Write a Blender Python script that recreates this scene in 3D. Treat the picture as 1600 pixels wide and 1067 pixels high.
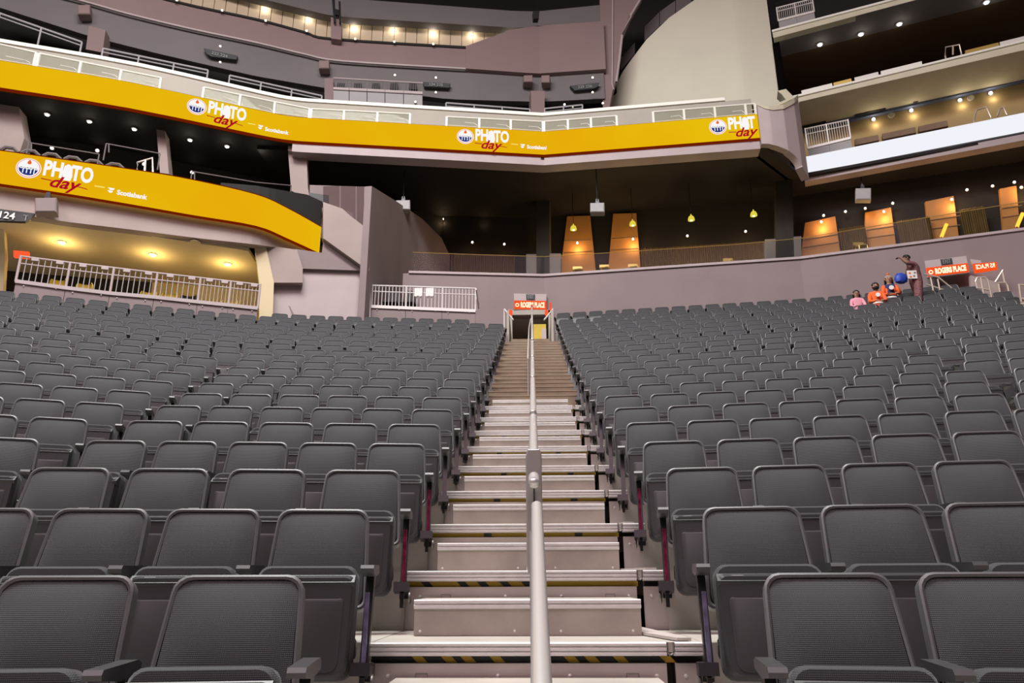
import bpy, bmesh, math, random
import numpy as np
from mathutils import Vector, Matrix
for o in list(bpy.data.objects): bpy.data.objects.remove(o)
S = bpy.context.scene
C = S.collection
random.seed(7)

# ------------------------------------------------------------------ camera (origin = the lens)
F, TH, YAW, ROLL = 1181.28, .3067, .0281, -.0036
def ray(u, v):
    du, dv = u-800, v-533.5
    cr, sr = math.cos(-ROLL), math.sin(-ROLL)
    x, y = du*cr-dv*sr, du*sr+dv*cr
    ct, st = math.cos(TH), math.sin(TH)
    R, Fw, Z = x, F*ct+y*st, F*st-y*ct
    c, s = math.cos(YAW), math.sin(YAW)
    return Vector((R*c-Fw*s, R*s+Fw*c, Z))
def proj(X, Y, Z):
    c, s = math.cos(YAW), math.sin(YAW)
    x, y = X*c+Y*s, -X*s+Y*c
    ct, st = math.cos(TH), math.sin(TH)
    d = y*ct+Z*st
    if d < .05: return (-9999, 9999)
    up = -y*st+Z*ct
    u, w = F*x/d, -F*up/d
    cr, sr = math.cos(ROLL), math.sin(ROLL)
    return (800+u*cr-w*sr, 533.5+u*sr+w*cr)
def depth_of(X, Y, Z):
    return (-X*math.sin(YAW)+Y*math.cos(YAW))*math.cos(TH)+Z*math.sin(TH)
def atZ(u, v, z): r = ray(u, v); return r*(z/r.z)
def atY(u, v, y): r = ray(u, v); return r*(y/r.y)

cam_d = bpy.data.cameras.new('camera'); cam = bpy.data.objects.new('camera', cam_d); C.objects.link(cam)
fw = ray(800, 533.5).normalized(); rt_ = (ray(801, 533.5)-ray(800, 533.5)).normalized(); up_ = (ray(800, 532.5)-ray(800, 533.5)).normalized()
cam.matrix_world = Matrix(((rt_.x, up_.x, -fw.x, 0), (rt_.y, up_.y, -fw.y, 0), (rt_.z, up_.z, -fw.z, 0), (0, 0, 0, 1)))
cam_d.sensor_width = 36; cam_d.sensor_fit = 'HORIZONTAL'; cam_d.lens = F*36/1600; cam_d.clip_start = .05; cam_d.clip_end = 400
S.camera = cam

# ------------------------------------------------------------------ world, lights, exposure
W = bpy.data.worlds.new('arena_air'); S.world = W; W.use_nodes = True
W.node_tree.nodes['Background'].inputs[0].default_value = (.80, .82, .85, 1)
W.node_tree.nodes['Background'].inputs[1].default_value = 0.0
vs = S.view_settings
vs.view_transform = 'Standard'; vs.look = 'None'; vs.gamma = 1; vs.use_curve_mapping = False; vs.exposure = 0.0
def area(name, loc, target, sx, sy, power, col=(1, 1, 1)):
    l = bpy.data.lights.new(name, 'AREA'); l.shape = 'RECTANGLE'; l.size = sx; l.size_y = sy; l.energy = power; l.color = col
    o = bpy.data.objects.new(name, l); C.objects.link(o); o.location = loc
    o.rotation_euler = (Vector(target)-Vector(loc)).to_track_quat('-Z', 'Y').to_euler()
    return o
area('rink_flood_light_bank_offscreen', (-4, -14, 25), (-2, 10, 3), 24, 8, 4000, (1, .64, .72))   # the pink wash on everything that faces the rink
area('overhead_flood_light_bank_offscreen', (-3.5, 5.0, 24), (-3.0, 6.5, 0), 14, 6, 9000, (1, .985, .96))
area('side_flood_light_bank_offscreen', (-18, -4, 23), (-2, 14, 8), 8, 8, 1600, (1, .98, .95))
def point(name, loc, power, col=(1, .8, .5), r=.15):
    l = bpy.data.lights.new(name, 'POINT'); l.energy = power; l.color = col; l.shadow_soft_size = r
    o = bpy.data.objects.new(name, l); C.objects.link(o); o.location = loc; return o

# ------------------------------------------------------------------ materials
M = {}
def mat(name, col, rough=.6, metal=0, var=.0, scale=6, bump=0, bscale=60, emit=None, estr=1, col2=None, spec=None, detail=4):
    m = bpy.data.materials.new(name); m.use_nodes = True; nt = m.node_tree; b = nt.nodes['Principled BSDF']
    b.inputs['Base Color'].default_value = (*col, 1); b.inputs['Roughness'].default_value = rough; b.inputs['Metallic'].default_value = metal
    if spec is not None: b.inputs['Specular IOR Level'].default_value = spec
    tc = nt.nodes.new('ShaderNodeTexCoord')
    if var or col2:
        n = nt.nodes.new('ShaderNodeTexNoise'); n.inputs['Scale'].default_value = scale; n.inputs['Detail'].default_value = detail
        r = nt.nodes.new('ShaderNodeValToRGB'); r.color_ramp.elements[0].position = .3; r.color_ramp.elements[1].position = .7
        c2 = col2 or tuple(min(1, c*(1+var)) for c in col); c1 = col if col2 else tuple(c*(1-var) for c in col)
        r.color_ramp.elements[0].color = (*c1, 1); r.color_ramp.elements[1].color = (*c2, 1)
        nt.links.new(tc.outputs['Object'], n.inputs['Vector']); nt.links.new(n.outputs['Fac'], r.inputs['Fac']); nt.links.new(r.outputs['Color'], b.inputs['Base Color'])
    if bump:
        n2 = nt.nodes.new('ShaderNodeTexNoise'); n2.inputs['Scale'].default_value = bscale; n2.inputs['Detail'].default_value = 3
        bp = nt.nodes.new('ShaderNodeBump'); bp.inputs['Strength'].default_value = bump; bp.inputs['Distance'].default_value = .01
        nt.links.new(tc.outputs['Object'], n2.inputs['Vector']); nt.links.new(n2.outputs['Fac'], bp.inputs['Height']); nt.links.new(bp.outputs['Normal'], b.inputs['Normal'])
    if emit:
        b.inputs['Emission Color'].default_value = (*emit, 1); b.inputs['Emission Strength'].default_value = estr
    M[name] = m; return m
def emis(name, col, s=1.0, col2=None, scale=.4):
    m = bpy.data.materials.new(name); m.use_nodes = True; nt = m.node_tree; nt.nodes.remove(nt.nodes['Principled BSDF'])
    e = nt.nodes.new('ShaderNodeEmission'); e.inputs[0].default_value = (*col, 1); e.inputs[1].default_value = s
    if col2:
        tc = nt.nodes.new('ShaderNodeTexCoord'); n = nt.nodes.new('ShaderNodeTexNoise'); n.inputs['Scale'].default_value = scale; n.inputs['Detail'].default_value = 2
        r = nt.nodes.new('ShaderNodeValToRGB'); r.color_ramp.elements[0].position = .35; r.color_ramp.elements[1].position = .65
        r.color_ramp.elements[0].color = (*col, 1); r.color_ramp.elements[1].color = (*col2, 1)
        nt.links.new(tc.outputs['Object'], n.inputs['Vector']); nt.links.new(n.outputs['Fac'], r.inputs['Fac']); nt.links.new(r.outputs['Color'], e.inputs[0])
    nt.links.new(e.outputs[0], nt.nodes['Material Output'].inputs[0]); M[name] = m; return m
def glass(name, tint=(.9, .95, .95), refl=.12):
    m = bpy.data.materials.new(name); m.use_nodes = True; nt = m.node_tree; nt.nodes.remove(nt.nodes['Principled BSDF'])
    t = nt.nodes.new('ShaderNodeBsdfTransparent'); t.inputs[0].default_value = (*tint, 1)
    g = nt.nodes.new('ShaderNodeBsdfGlossy'); g.inputs['Roughness'].default_value = .02; g.inputs[0].default_value = (.9, .9, .9, 1)
    mx = nt.nodes.new('ShaderNodeMixShader'); mx.inputs[0].default_value = refl
    nt.links.new(t.outputs[0], mx.inputs[1]); nt.links.new(g.outputs[0], mx.inputs[2]); nt.links.new(mx.outputs[0], nt.nodes['Material Output'].inputs[0])
    M[name] = m; return m
def weave(name, col, rough=.8):
    """woven seat cloth: two crossed wave bands as relief and a faint shade"""
    m = mat(name, col, rough); nt = m.node_tree; b = nt.nodes['Principled BSDF']; tc = nt.nodes.new('ShaderNodeTexCoord')
    ws = []
    for d in ('X', 'Z'):
        w = nt.nodes.new('ShaderNodeTexWave'); w.wave_type = 'BANDS'; w.bands_direction = d; w.inputs['Scale'].default_value = 55; w.inputs['Distortion'].default_value = .6
        nt.links.new(tc.outputs['Object'], w.inputs['Vector']); ws.append(w)
    mu = nt.nodes.new('ShaderNodeMath'); mu.operation = 'MULTIPLY'; nt.links.new(ws[0].outputs['Fac'], mu.inputs[0]); nt.links.new(ws[1].outputs['Fac'], mu.inputs[1])
    bp = nt.nodes.new('ShaderNodeBump'); bp.inputs['Strength'].default_value = .35; bp.inputs['Distance'].default_value = .004
    nt.links.new(mu.outputs[0], bp.inputs['Height']); nt.links.new(bp.outputs['Normal'], b.inputs['Normal'])
    r = nt.nodes.new('ShaderNodeValToRGB'); r.color_ramp.elements[0].color = (*[c*.72 for c in col], 1); r.color_ramp.elements[1].color = (*[c*1.35 for c in col], 1)
    nt.links.new(mu.outputs[0], r.inputs['Fac']); nt.links.new(r.outputs['Color'], b.inputs['Base Color'])
    b.inputs['Sheen Weight'].default_value = .25; b.inputs['Sheen Roughness'].default_value = .4
    return m
weave('seat_cloth', (.051, .053, .058))
mat('seat_rim', (.108, .108, .114), .40, 0, .08, 12)
mat('seat_lip', (0.04, 0.041, 0.044), .38); mat('seat_plastic', (0.04, 0.041, 0.044), .42, 0, .08, 10, .05, 200)
mat('seat_plastic_dark', (0.04, 0.041, 0.044), .5)
mat('arm_plastic', (.05, .05, .054), .4)
mat('black_metal', (.018, .018, .02), .35, .3)
mat('tag_white', (.75, .75, .72), .5)
mat('strip_purple', (.30, .27, .46), .25, .6, .3, 30)
mat('strip_crimson', (.30, .03, .09), .25, .5, .5, 30)
mat('deck', (.46, .43, .38), .7, 0, .12, 3, .1, 40)
mat('riser_panel', (.52, .47, .44), .6, 0, .10, 4, .05, 30)
mat('step_face', (.44, .39, .35), .65, 0, .14, 5, .1, 80)
mat('aluminium', (.83, .81, .80), .35, .12, .05, 20)
mat('aluminium_dark', (.30, .28, .27), .4, .7)
mat('concrete_step', (.25, .185, .13), .8, 0, .16, 5, .15, 50)
mat('step_edge', (.35, .265, .19), .7)
mat('hazard_yellow', (.45, .28, .02), .6)
mat('hazard_black', (.02, .02, .02), .6)
mat('mauve_panel', (0.52, 0.47, 0.44), .6, 0, .08, 4)
mat('mauve', (0.25, 0.195, 0.195), .75, 0, .07, .9, .08, 20)
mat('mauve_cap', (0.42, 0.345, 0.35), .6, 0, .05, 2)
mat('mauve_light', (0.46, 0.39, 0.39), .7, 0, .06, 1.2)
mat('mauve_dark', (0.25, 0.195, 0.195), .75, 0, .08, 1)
mat('brown_grey', (0.36, 0.285, 0.265), .75, 0, .07, 1)
mat('grey_wall', (.165, .150, .152), .8, 0, .06, .6)
mat('grey_top', (0.165, 0.152, 0.152), .8, 0, .05, .6)
mat('rose_wall', (0.25, 0.175, 0.17), .8, 0, .05, .6)
mat('rose_light', (0.25, 0.175, 0.17), .8, 0, .05, .6)
mat('cream_panel', (.62, .50, .34), .7, 0, .06, 2)
mat('cream_joint', (.35, .28, .19), .8)
mat('drum', (0.74, 0.72, 0.58), .75, 0, .04, .5)
mat('drum_low', (0.74, 0.72, 0.58), .75, 0, .04, .5)
mat('slab_edge', (.60, .56, .42), .7, 0, .06, 2)
mat('slab_white', (.85, .84, .76), .5)
mat('slab_under', (0.6, 0.56, 0.42), .8, 0, .08, 1)
mat('plate_grey', (.48, .46, .45), .4, .4); mat('corner_concrete', (.36, .285, .265), .75, 0, .06, 1); mat('parapet_beige', (.40, .37, .32), .75, 0, .06, 1)
mat('black_void', (0.02, 0.019, 0.018), .9)  # near-black parts; on deep backing walls it also carries the shade of unlit rooms
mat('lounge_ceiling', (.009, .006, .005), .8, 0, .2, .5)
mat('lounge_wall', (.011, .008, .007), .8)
mat('orange_panel', (0.45, 0.2, 0.05), .6, 0, .1, 1.5)
mat('curtain', (.17, .105, .03), .9, 0, .12, 3)
mat('gold', (.60, .42, .12), .35, .6)
mat('yellow_room', (0.66, 0.56, 0.36), .8, 0, .05, .8)
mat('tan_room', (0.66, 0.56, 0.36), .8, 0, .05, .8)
mat('white_metal', (.78, .74, .70), .4, .1)
mat('pink_metal', (0.66, 0.62, 0.61), .45, .1)
mat('pale_metal', (.62, .55, .46), .35, .4)
mat('rail_alu', (.72, .70, .69), .33, .55)
mat('glass_edge', (.45, .55, .50), .2)
mat('speaker_grey', (0.41, 0.4, 0.405), .7, 0, .05, 8)
mat('speaker_dark', (.14, .12, .12), .8)
mat('sign_black', (.022, .024, .026), .5)
mat('sign_grey_text', (.28, .28, .28), .5)
mat('towel', (0.8, 0.77, 0.75), .9, 0, .08, 20, .2, 60)
mat('dark_chair', (.02, .017, .017), .7); mat('black_seat', (.006, .006, .006), .9, spec=.1)
mat('suite_chair', (.50, .35, .05), .5)
mat('yellow_door', (.55, .40, .03), .5, 0, .1, 2)
mat('tunnel', (.02, .018, .015), .9)
mat('wood_brown', (.20, .13, .08), .7, 0, .15, 4)
mat('blue_strip', (.12, .15, .26), .6)
mat('gold_wall', (0.4, 0.29, 0.13), .8, 0, .06, 1)
mat('brown_dark', (.10, .055, .022), .8, 0, .08, 1)
mat('panel_grey', (.33, .32, .32), .6, 0, .04, 2)
mat('skin', (.42, .24, .16), .6); mat('skin_dark', (.20, .11, .07), .6)
mat('hair', (.012, .010, .010), .7); mat('jersey_orange', (.85, .14, .03), .8); mat('jersey_navy', (.025, .03, .12), .8)
mat('jersey_white', (.8, .78, .76), .8); mat('shirt_pink', (.75, .32, .40), .8); mat('dress', (.10, .022, .03), .8, 0, 0, 55, col2=(.30, .14, .14), detail=0)
mat('bag_blue', (.02, .06, .42), .5); mat('trousers', (.03, .03, .04), .8); mat('toque', (.35, .28, .22), .9)
mat('red_lamp', (.5, .03, .05), .5)
emis('led_yellow', (.80, .41, .003), 1.0, (.80, .50, .003), .25)
emis('led_edge', (.16, .012, .0), .9)
emis('led_white', (.88, .89, .95), 1.0)
emis('print_white', (.95, .93, .92), 1.0); emis('print_red', (.42, .003, .02), 1.0); emis('print_navy', (.015, .035, .20), 1.0)
emis('print_orange', (.85, .12, .02), 1.0); emis('print_yellow', (.95, .80, .20), 1.0)
emis('sign_orange', (.95, .085, .012), 1.0); emis('sign_white', (1, .90, .62), 1.15); emis('sign_red', (.9, .10, .05), 1.0)
emis('lamp_white', (1, .93, .80), 9); emis('lamp_cool', (.9, .9, 1), 9); emis('lamp_warm', (1, .80, .42), 8); emis('lamp_pendant', (.75, .62, .06), 1.0)
emis('lamp_orange', (1, .28, .03), 3.2); emis('exit_glow', (.9, .10, .03), 1.1)
glass('clear_glass', (.93, .95, .94), .003); glass('guard_glass', (.86, .88, .84), .004); glass('tint_glass', (.70, .64, .64), .008)

# ------------------------------------------------------------------ object helpers
def tag(o, label=None, cat=None, group=None, kind=None):
    if label: o['label'] = label
    if cat: o['category'] = cat
    if group: o['group'] = group
    if kind: o['kind'] = kind
    return o
def thing(name, loc, label=None, cat=None, group=None, kind=None, rz=0):
    o = bpy.data.objects.new(name, None); C.objects.link(o); o.location = loc; o.rotation_euler = (0, 0, rz); o.empty_display_size = .1
    return tag(o, label, cat, group, kind)
def wloc(p):
    v = Vector((0, 0, 0))
    while p: v = v+p.location; p = p.parent
    return v
class MB:
    def __init__(s): s.v = []; s.f = []; s.m = []; s.cur = 0
    def add(s, vs, fs):
        n = len(s.v); s.v += [tuple(p) for p in vs]; s.f += [tuple(i+n for i in f) for f in fs]; s.m += [s.cur]*len(fs); return s
    def box(s, c, sz, rot=None):
        hx, hy, hz = sz[0]/2, sz[1]/2, sz[2]/2
        ps = [Vector((x, y, z)) for z in (-hz, hz) for x, y in ((-hx, -hy), (hx, -hy), (hx, hy), (-hx, hy))]
        if rot is not None: ps = [rot @ p for p in ps]
        c = Vector(c)
        return s.add([p+c for p in ps], [(3, 2, 1, 0), (4, 5, 6, 7), (0, 1, 5, 4), (1, 2, 6, 5), (2, 3, 7, 6), (3, 0, 4, 7)])
    def prism(s, poly, off):
        n = len(poly); off = Vector(off); a = [Vector(p) for p in poly]
        return s.add(a+[p+off for p in a], [tuple(range(n)), tuple(range(2*n-1, n-1, -1))]+[(i, i+n, (i+1) % n+n, (i+1) % n) for i in range(n)])
    def loft(s, loops, cap0=True, cap1=True, closed=True):
        n = len(loops[0]); vs = [p for l in loops for p in l]; fs = []
        for j in range(len(loops)-1):
            for i in range(n if closed else n-1):
                k = (i+1) % n; fs.append((j*n+i, j*n+k, (j+1)*n+k, (j+1)*n+i))
        if cap0: fs.append(tuple(range(n-1, -1, -1)))
        if cap1: fs.append(tuple((len(loops)-1)*n+i for i in range(n)))
        return s.add(vs, fs)
    def tube(s, path, r, n=8, caps=True):
        P = [Vector(p) for p in path]; rs = r if isinstance(r, (list, tuple)) else [r]*len(P); loops = []
        ref = Vector((0, 0, 1))
        for i, p in enumerate(P):
            t = ((P[i]-P[i-1]).normalized() if i else Vector((0, 0, 0)))+((P[i+1]-P[i]).normalized() if i < len(P)-1 else Vector((0, 0, 0)))
            t.normalize()
            rf = ref if abs(t.dot(ref)) < .95 else Vector((1, 0, 0))
            a = t.cross(rf).normalized(); b = t.cross(a).normalized()
            loops.append([p+(a*math.cos(q)+b*math.sin(q))*rs[i] for q in [2*math.pi*j/n for j in range(n)]])
        return s.loft(loops, caps, caps)
    def lathe(s, c, prof, n=12, axis='Z'):
        c = Vector(c); loops = []
        for r, h in prof:
            l = []
            for j in range(n):
                q = 2*math.pi*j/n; x, y = r*math.cos(q), r*math.sin(q)
                l.append(c+(Vector((x, y, h)) if axis == 'Z' else Vector((h, x, y)) if axis == 'X' else Vector((x, h, y))))
            loops.append(l)
        return s.loft(loops)
    def mesh(s, name, mats, smooth=False):
        me = bpy.data.meshes.new(name); me.from_pydata(s.v, [], s.f); me.update()
        for m in (mats if isinstance(mats, (list, tuple)) else [mats]): me.materials.append(M[m])
        if len(me.materials) > 1: me.polygons.foreach_set('material_index', s.m)
        bm = bmesh.new(); bm.from_mesh(me); bmesh.ops.recalc_face_normals(bm, faces=bm.faces); bm.to_mesh(me); bm.free()
        if smooth:
            me.polygons.foreach_set('use_smooth', [True]*len(me.polygons))
            try: me.set_sharp_from_angle(angle=math.radians(smooth if smooth is not True else 40))
            except Exception: pass
        return me
    def build(s, name, mats, parent=None, smooth=False, world=True):
        """verts are in world coordinates; the object's origin goes to the base centre"""
        if parent is None:
            a = np.array(s.v); c = Vector(((a[:, 0].min()+a[:, 0].max())/2, (a[:, 1].min()+a[:, 1].max())/2, a[:, 2].min()))
            s.v = [tuple(Vector(p)-c) for p in s.v]
        elif world:
            w = wloc(parent); s.v = [tuple(Vector(p)-w) for p in s.v]; c = Vector((0, 0, 0))
        else: c = Vector((0, 0, 0))
        o = bpy.data.objects.new(name, s.mesh(name, mats, smooth)); C.objects.link(o); o.location = c
        if parent: o.parent = parent
        return o
def inst(name, me, parent=None, loc=(0, 0, 0), rot=(0, 0, 0)):
    o = bpy.data.objects.new(name, me); C.objects.link(o); o.location = loc; o.rotation_euler = rot
    if parent: o.parent = parent
    return o

# ---- tracing helpers: a pixel is only a direction; its distance comes from a plan line (a wall's foot) or a height
def interp(pts, u):
    if u <= pts[0][0]:
        a, b = pts[0], pts[1]
    elif u >= pts[-1][0]:
        a, b = pts[-2], pts[-1]
    else:
        for a, b in zip(pts, pts[1:]):
            if a[0] <= u <= b[0]: break
    return a[1]+(b[1]-a[1])*(u-a[0])/(b[0]-a[0]) if b[0] != a[0] else a[1]
def smooth(pts, n=4):
    """Catmull-Rom through the points"""
    out = []
    for i in range(len(pts)-1):
        a, b, c, d = [Vector(pts[max(0, min(len(pts)-1, j))]) for j in (i-1, i, i+1, i+2)]
        for k in range(n):
            t = k/n; q = .5*((2*b)+(c-a)*t+(2*a-5*b+4*c-d)*t*t+(3*b-a-3*c+d)*t**3); out.append((q.x, q.y))
    return out+[tuple(pts[-1])]
def onwall(u, v, plan):
    r = ray(u, v); best = None; n = len(plan)
    for i in range(n-1):
        ax, ay = plan[i]; bx, by = plan[i+1]; ex, ey = bx-ax, by-ay
        den = r.x*ey-r.y*ex
        if abs(den) < 1e-9: continue
        t = (ax*ey-ay*ex)/den
        s = ((r.x*t-ax)*ex+(r.y*t-ay)*ey)/(ex*ex+ey*ey)
        lo = -1e9 if i == 0 else -1e-6; hi = 1e9 if i == n-2 else 1+1e-6
        if t > 0 and lo <= s <= hi and (best is None or t < best): best = t
    return r*(best if best else 0)
def zat(x, y, v):
    lo, hi = -3, 60
    for _ in range(40):
        m = (lo+hi)/2
        if proj(x, y, m)[1] > v: lo = m
        else: hi = m
    return (lo+hi)/2
def zcurve(x, y, curve, z0=8):
    z = z0
    for _ in range(6): z = zat(x, y, interp(curve, proj(x, y, z)[0]))
    return z
def band_pts(top, bot, plan, u0, u1, step=25):
    us = sorted(set([u0+(u1-u0)*i/max(1, round((u1-u0)/step)) for i in range(max(1, round((u1-u0)/step))+1)]+[p[0] for p in top if u0 < p[0] < u1]))
    xy = [onwall(u, interp(top, u), plan) for u in us]
    out = []
    for p, q in zip(xy, xy[1:]):
        out.append((p.x, p.y))
        for kx, ky in plan[1:-1]:
            d = (q-p).xy; w = Vector((kx-p.x, ky-p.y)); s = w.dot(d)/max(1e-9, d.dot(d))
            if .02 < s < .98 and (w-d*s).length < .6 and (w-d*s).length > .004: out.append((kx, ky))
    out.append((xy[-1].x, xy[-1].y))
    return [(x, y, zcurve(x, y, top), zcurve(x, y, bot)) for x, y in out]
def strip(pts, thick):
    """solid slab from (x, y, ztop, zbot) stations, thickness away from the camera"""
    mb = MB(); n = len(pts); loops = []
    for i, (x, y, zt, zb) in enumerate(pts):
        a = Vector(pts[max(0, i-1)][:2]); b = Vector(pts[min(n-1, i+1)][:2]); t = (b-a).normalized(); nr = Vector((-t.y, t.x))
        if nr.dot(Vector((x, y))) < 0: nr = -nr
        o = nr*thick
        loops.append([(x, y, zb), (x, y, zt), (x+o.x, y+o.y, zt), (x+o.x, y+o.y, zb)])
    return mb.loft(loops)
def band(name, top, bot, plan, u0, u1, thick, m, parent=None, step=25, smooth=False):
    return strip(band_pts(top, bot, plan, u0, u1, step), thick).build(name, m, parent, smooth)
def poly(name, uv, plan, thick, m, parent=None):
    p = [onwall(u, v, plan) for u, v in uv]
    a, b = Vector(plan[0]), Vector(plan[-1]); t = (b-a).normalized(); nr = Vector((-t.y, t.x))
    if nr.dot(p[0].xy) < 0: nr = -nr
    return MB().prism(p, (nr.x*thick, nr.y*thick, 0)).build(name, m, parent)
def shift(plan, d):
    out = []
    for i, p in enumerate(plan):
        a = Vector(plan[max(0, i-1)]); b = Vector(plan[min(len(plan)-1, i+1)]); t = (b-a).normalized(); nr = Vector((-t.y, t.x))
        if nr.dot(Vector(p)) < 0: nr = -nr
        out.append((p[0]+nr.x*d, p[1]+nr.y*d))
    return out
def st(o): o['kind'] = 'structure'; return o
def text_mesh(txt, size, bold=0, shear=0, ext=.004):
    cu = bpy.data.curves.new('lettering', 'FONT'); cu.body = txt; cu.size = size; cu.extrude = ext; cu.offset = bold; cu.shear = shear
    cu.align_x = 'CENTER'; cu.align_y = 'CENTER'; cu.resolution_u = 3
    o = bpy.data.objects.new('lettering', cu); C.objects.link(o)
    dg = bpy.context.evaluated_depsgraph_get(); me = bpy.data.meshes.new_from_object(o.evaluated_get(dg))
    bpy.data.objects.remove(o); bpy.data.curves.remove(cu); return me
def frame_rot(t, mirror=False):
    """rotation that stands flat art (x right, y up) on a vertical face whose horizontal direction is t (to the right as seen)"""
    t = Vector((t[0], t[1], 0)).normalized(); up = Vector((0, 0, 1)); n = t.cross(up)
    return Matrix((( t.x, up.x, n.x), (t.y, up.y, n.y), (t.z, up.z, n.z)))
def put(name, me, m, parent, pos, R, sx=1, sy=1):
    me.materials.clear(); me.materials.append(M[m])
    o = bpy.data.objects.new(name, me); C.objects.link(o)
    w = wloc(parent) if parent else Vector((0, 0, 0))
    o.matrix_world = Matrix.LocRotScale(Vector(pos)-w, R.to_quaternion(), Vector((sx, sy, 1)))
    if parent: o.parent = parent
    return o
ORD = ('first second third fourth fifth sixth seventh eighth ninth tenth eleventh twelfth thirteenth fourteenth fifteenth sixteenth seventeenth eighteenth nineteenth twentieth '
       'twenty-first twenty-second twenty-third twenty-fourth twenty-fifth twenty-sixth twenty-seventh twenty-eighth twenty-ninth thirtieth').split()
# ================================================================== tiers: nosing j stands at y = YN(j), z = ZK(j)
Y0, D = 3.4045, .85
def YN(j): return Y0+D*j
def ZK(k): return -.2467+.2969*k+.0027*k*k
AX = .70
def XK(side, j): return (2.8+.2*j) if side < 0 else (3.85+.2*j)
S1 = {-1: .117, 1: .135}; S2 = {-1: .37, 1: .27}
def row_y(side, j, a):
    """y of nosing line j at distance a from the stair axis, and its slope"""
    k = XK(side, j); s1, s2 = S1[side], S2[side]
    w = 1.3 if j > 8 else .02
    if a < k-w: return YN(j)-s1*(a-AX), s1
    if a > k+w: return YN(j)-s1*(k-AX)-s2*(a-k), s2
    return YN(j)-s1*(a-AX)-(s2-s1)*(a-k+w)**2/(4*w), s1+(s2-s1)*(a-k+w)/(2*w)
def terrace(side, j0, j1, amax):
    mb = MB()
    for j in range(j0, j1+1):
        xs = sorted({AX, XK(side, j)-1.3, XK(side, j)-.5, XK(side, j), XK(side, j)+.5, XK(side, j)+1.3, amax})
        xs = [a for a in xs if AX <= a <= amax]
        f = [(side*a, row_y(side, j, a)[0]) for a in xs]; b = [(side*a, row_y(side, j+1, a)[0]) for a in xs]
        z, z1 = ZK(j), ZK(j+1)
        for i in range(len(xs)-1):
            mb.cur = 0
            mb.add([(*f[i], z), (*f[i+1], z), (*b[i+1], z), (*b[i], z)], [(0, 1, 2, 3)])
            if j < j1:
                mb.cur = 1; mb.add([(*b[i], z), (*b[i+1], z), (*b[i+1], z1), (*b[i], z1)], [(0, 1, 2, 3)])
        if j == j0:
            for i in range(len(xs)-1): mb.add([(*f[i], z-.5), (*f[i+1], z-.5), (*f[i+1], z), (*f[i], z)], [(0, 1, 2, 3)])
        # cheek beside the stairs
        mb.cur = 1
        mb.add([(*f[0], z-.45), (*b[0], z-.45), (*b[0], z), (*f[0], z)], [(0, 1, 2, 3)])
    return mb
for side, nm, j1, amax in ((-1, 'left', 18, 15), (1, 'right', 20, 15)):
    o = terrace(side, -4, j1, amax).build('floor_tiers_'+nm, ['deck', 'riser_panel'])
    st(o)
st(MB().box((0, 6, -2.1), (60, 60, .2)).build('floor', 'deck'))

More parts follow.
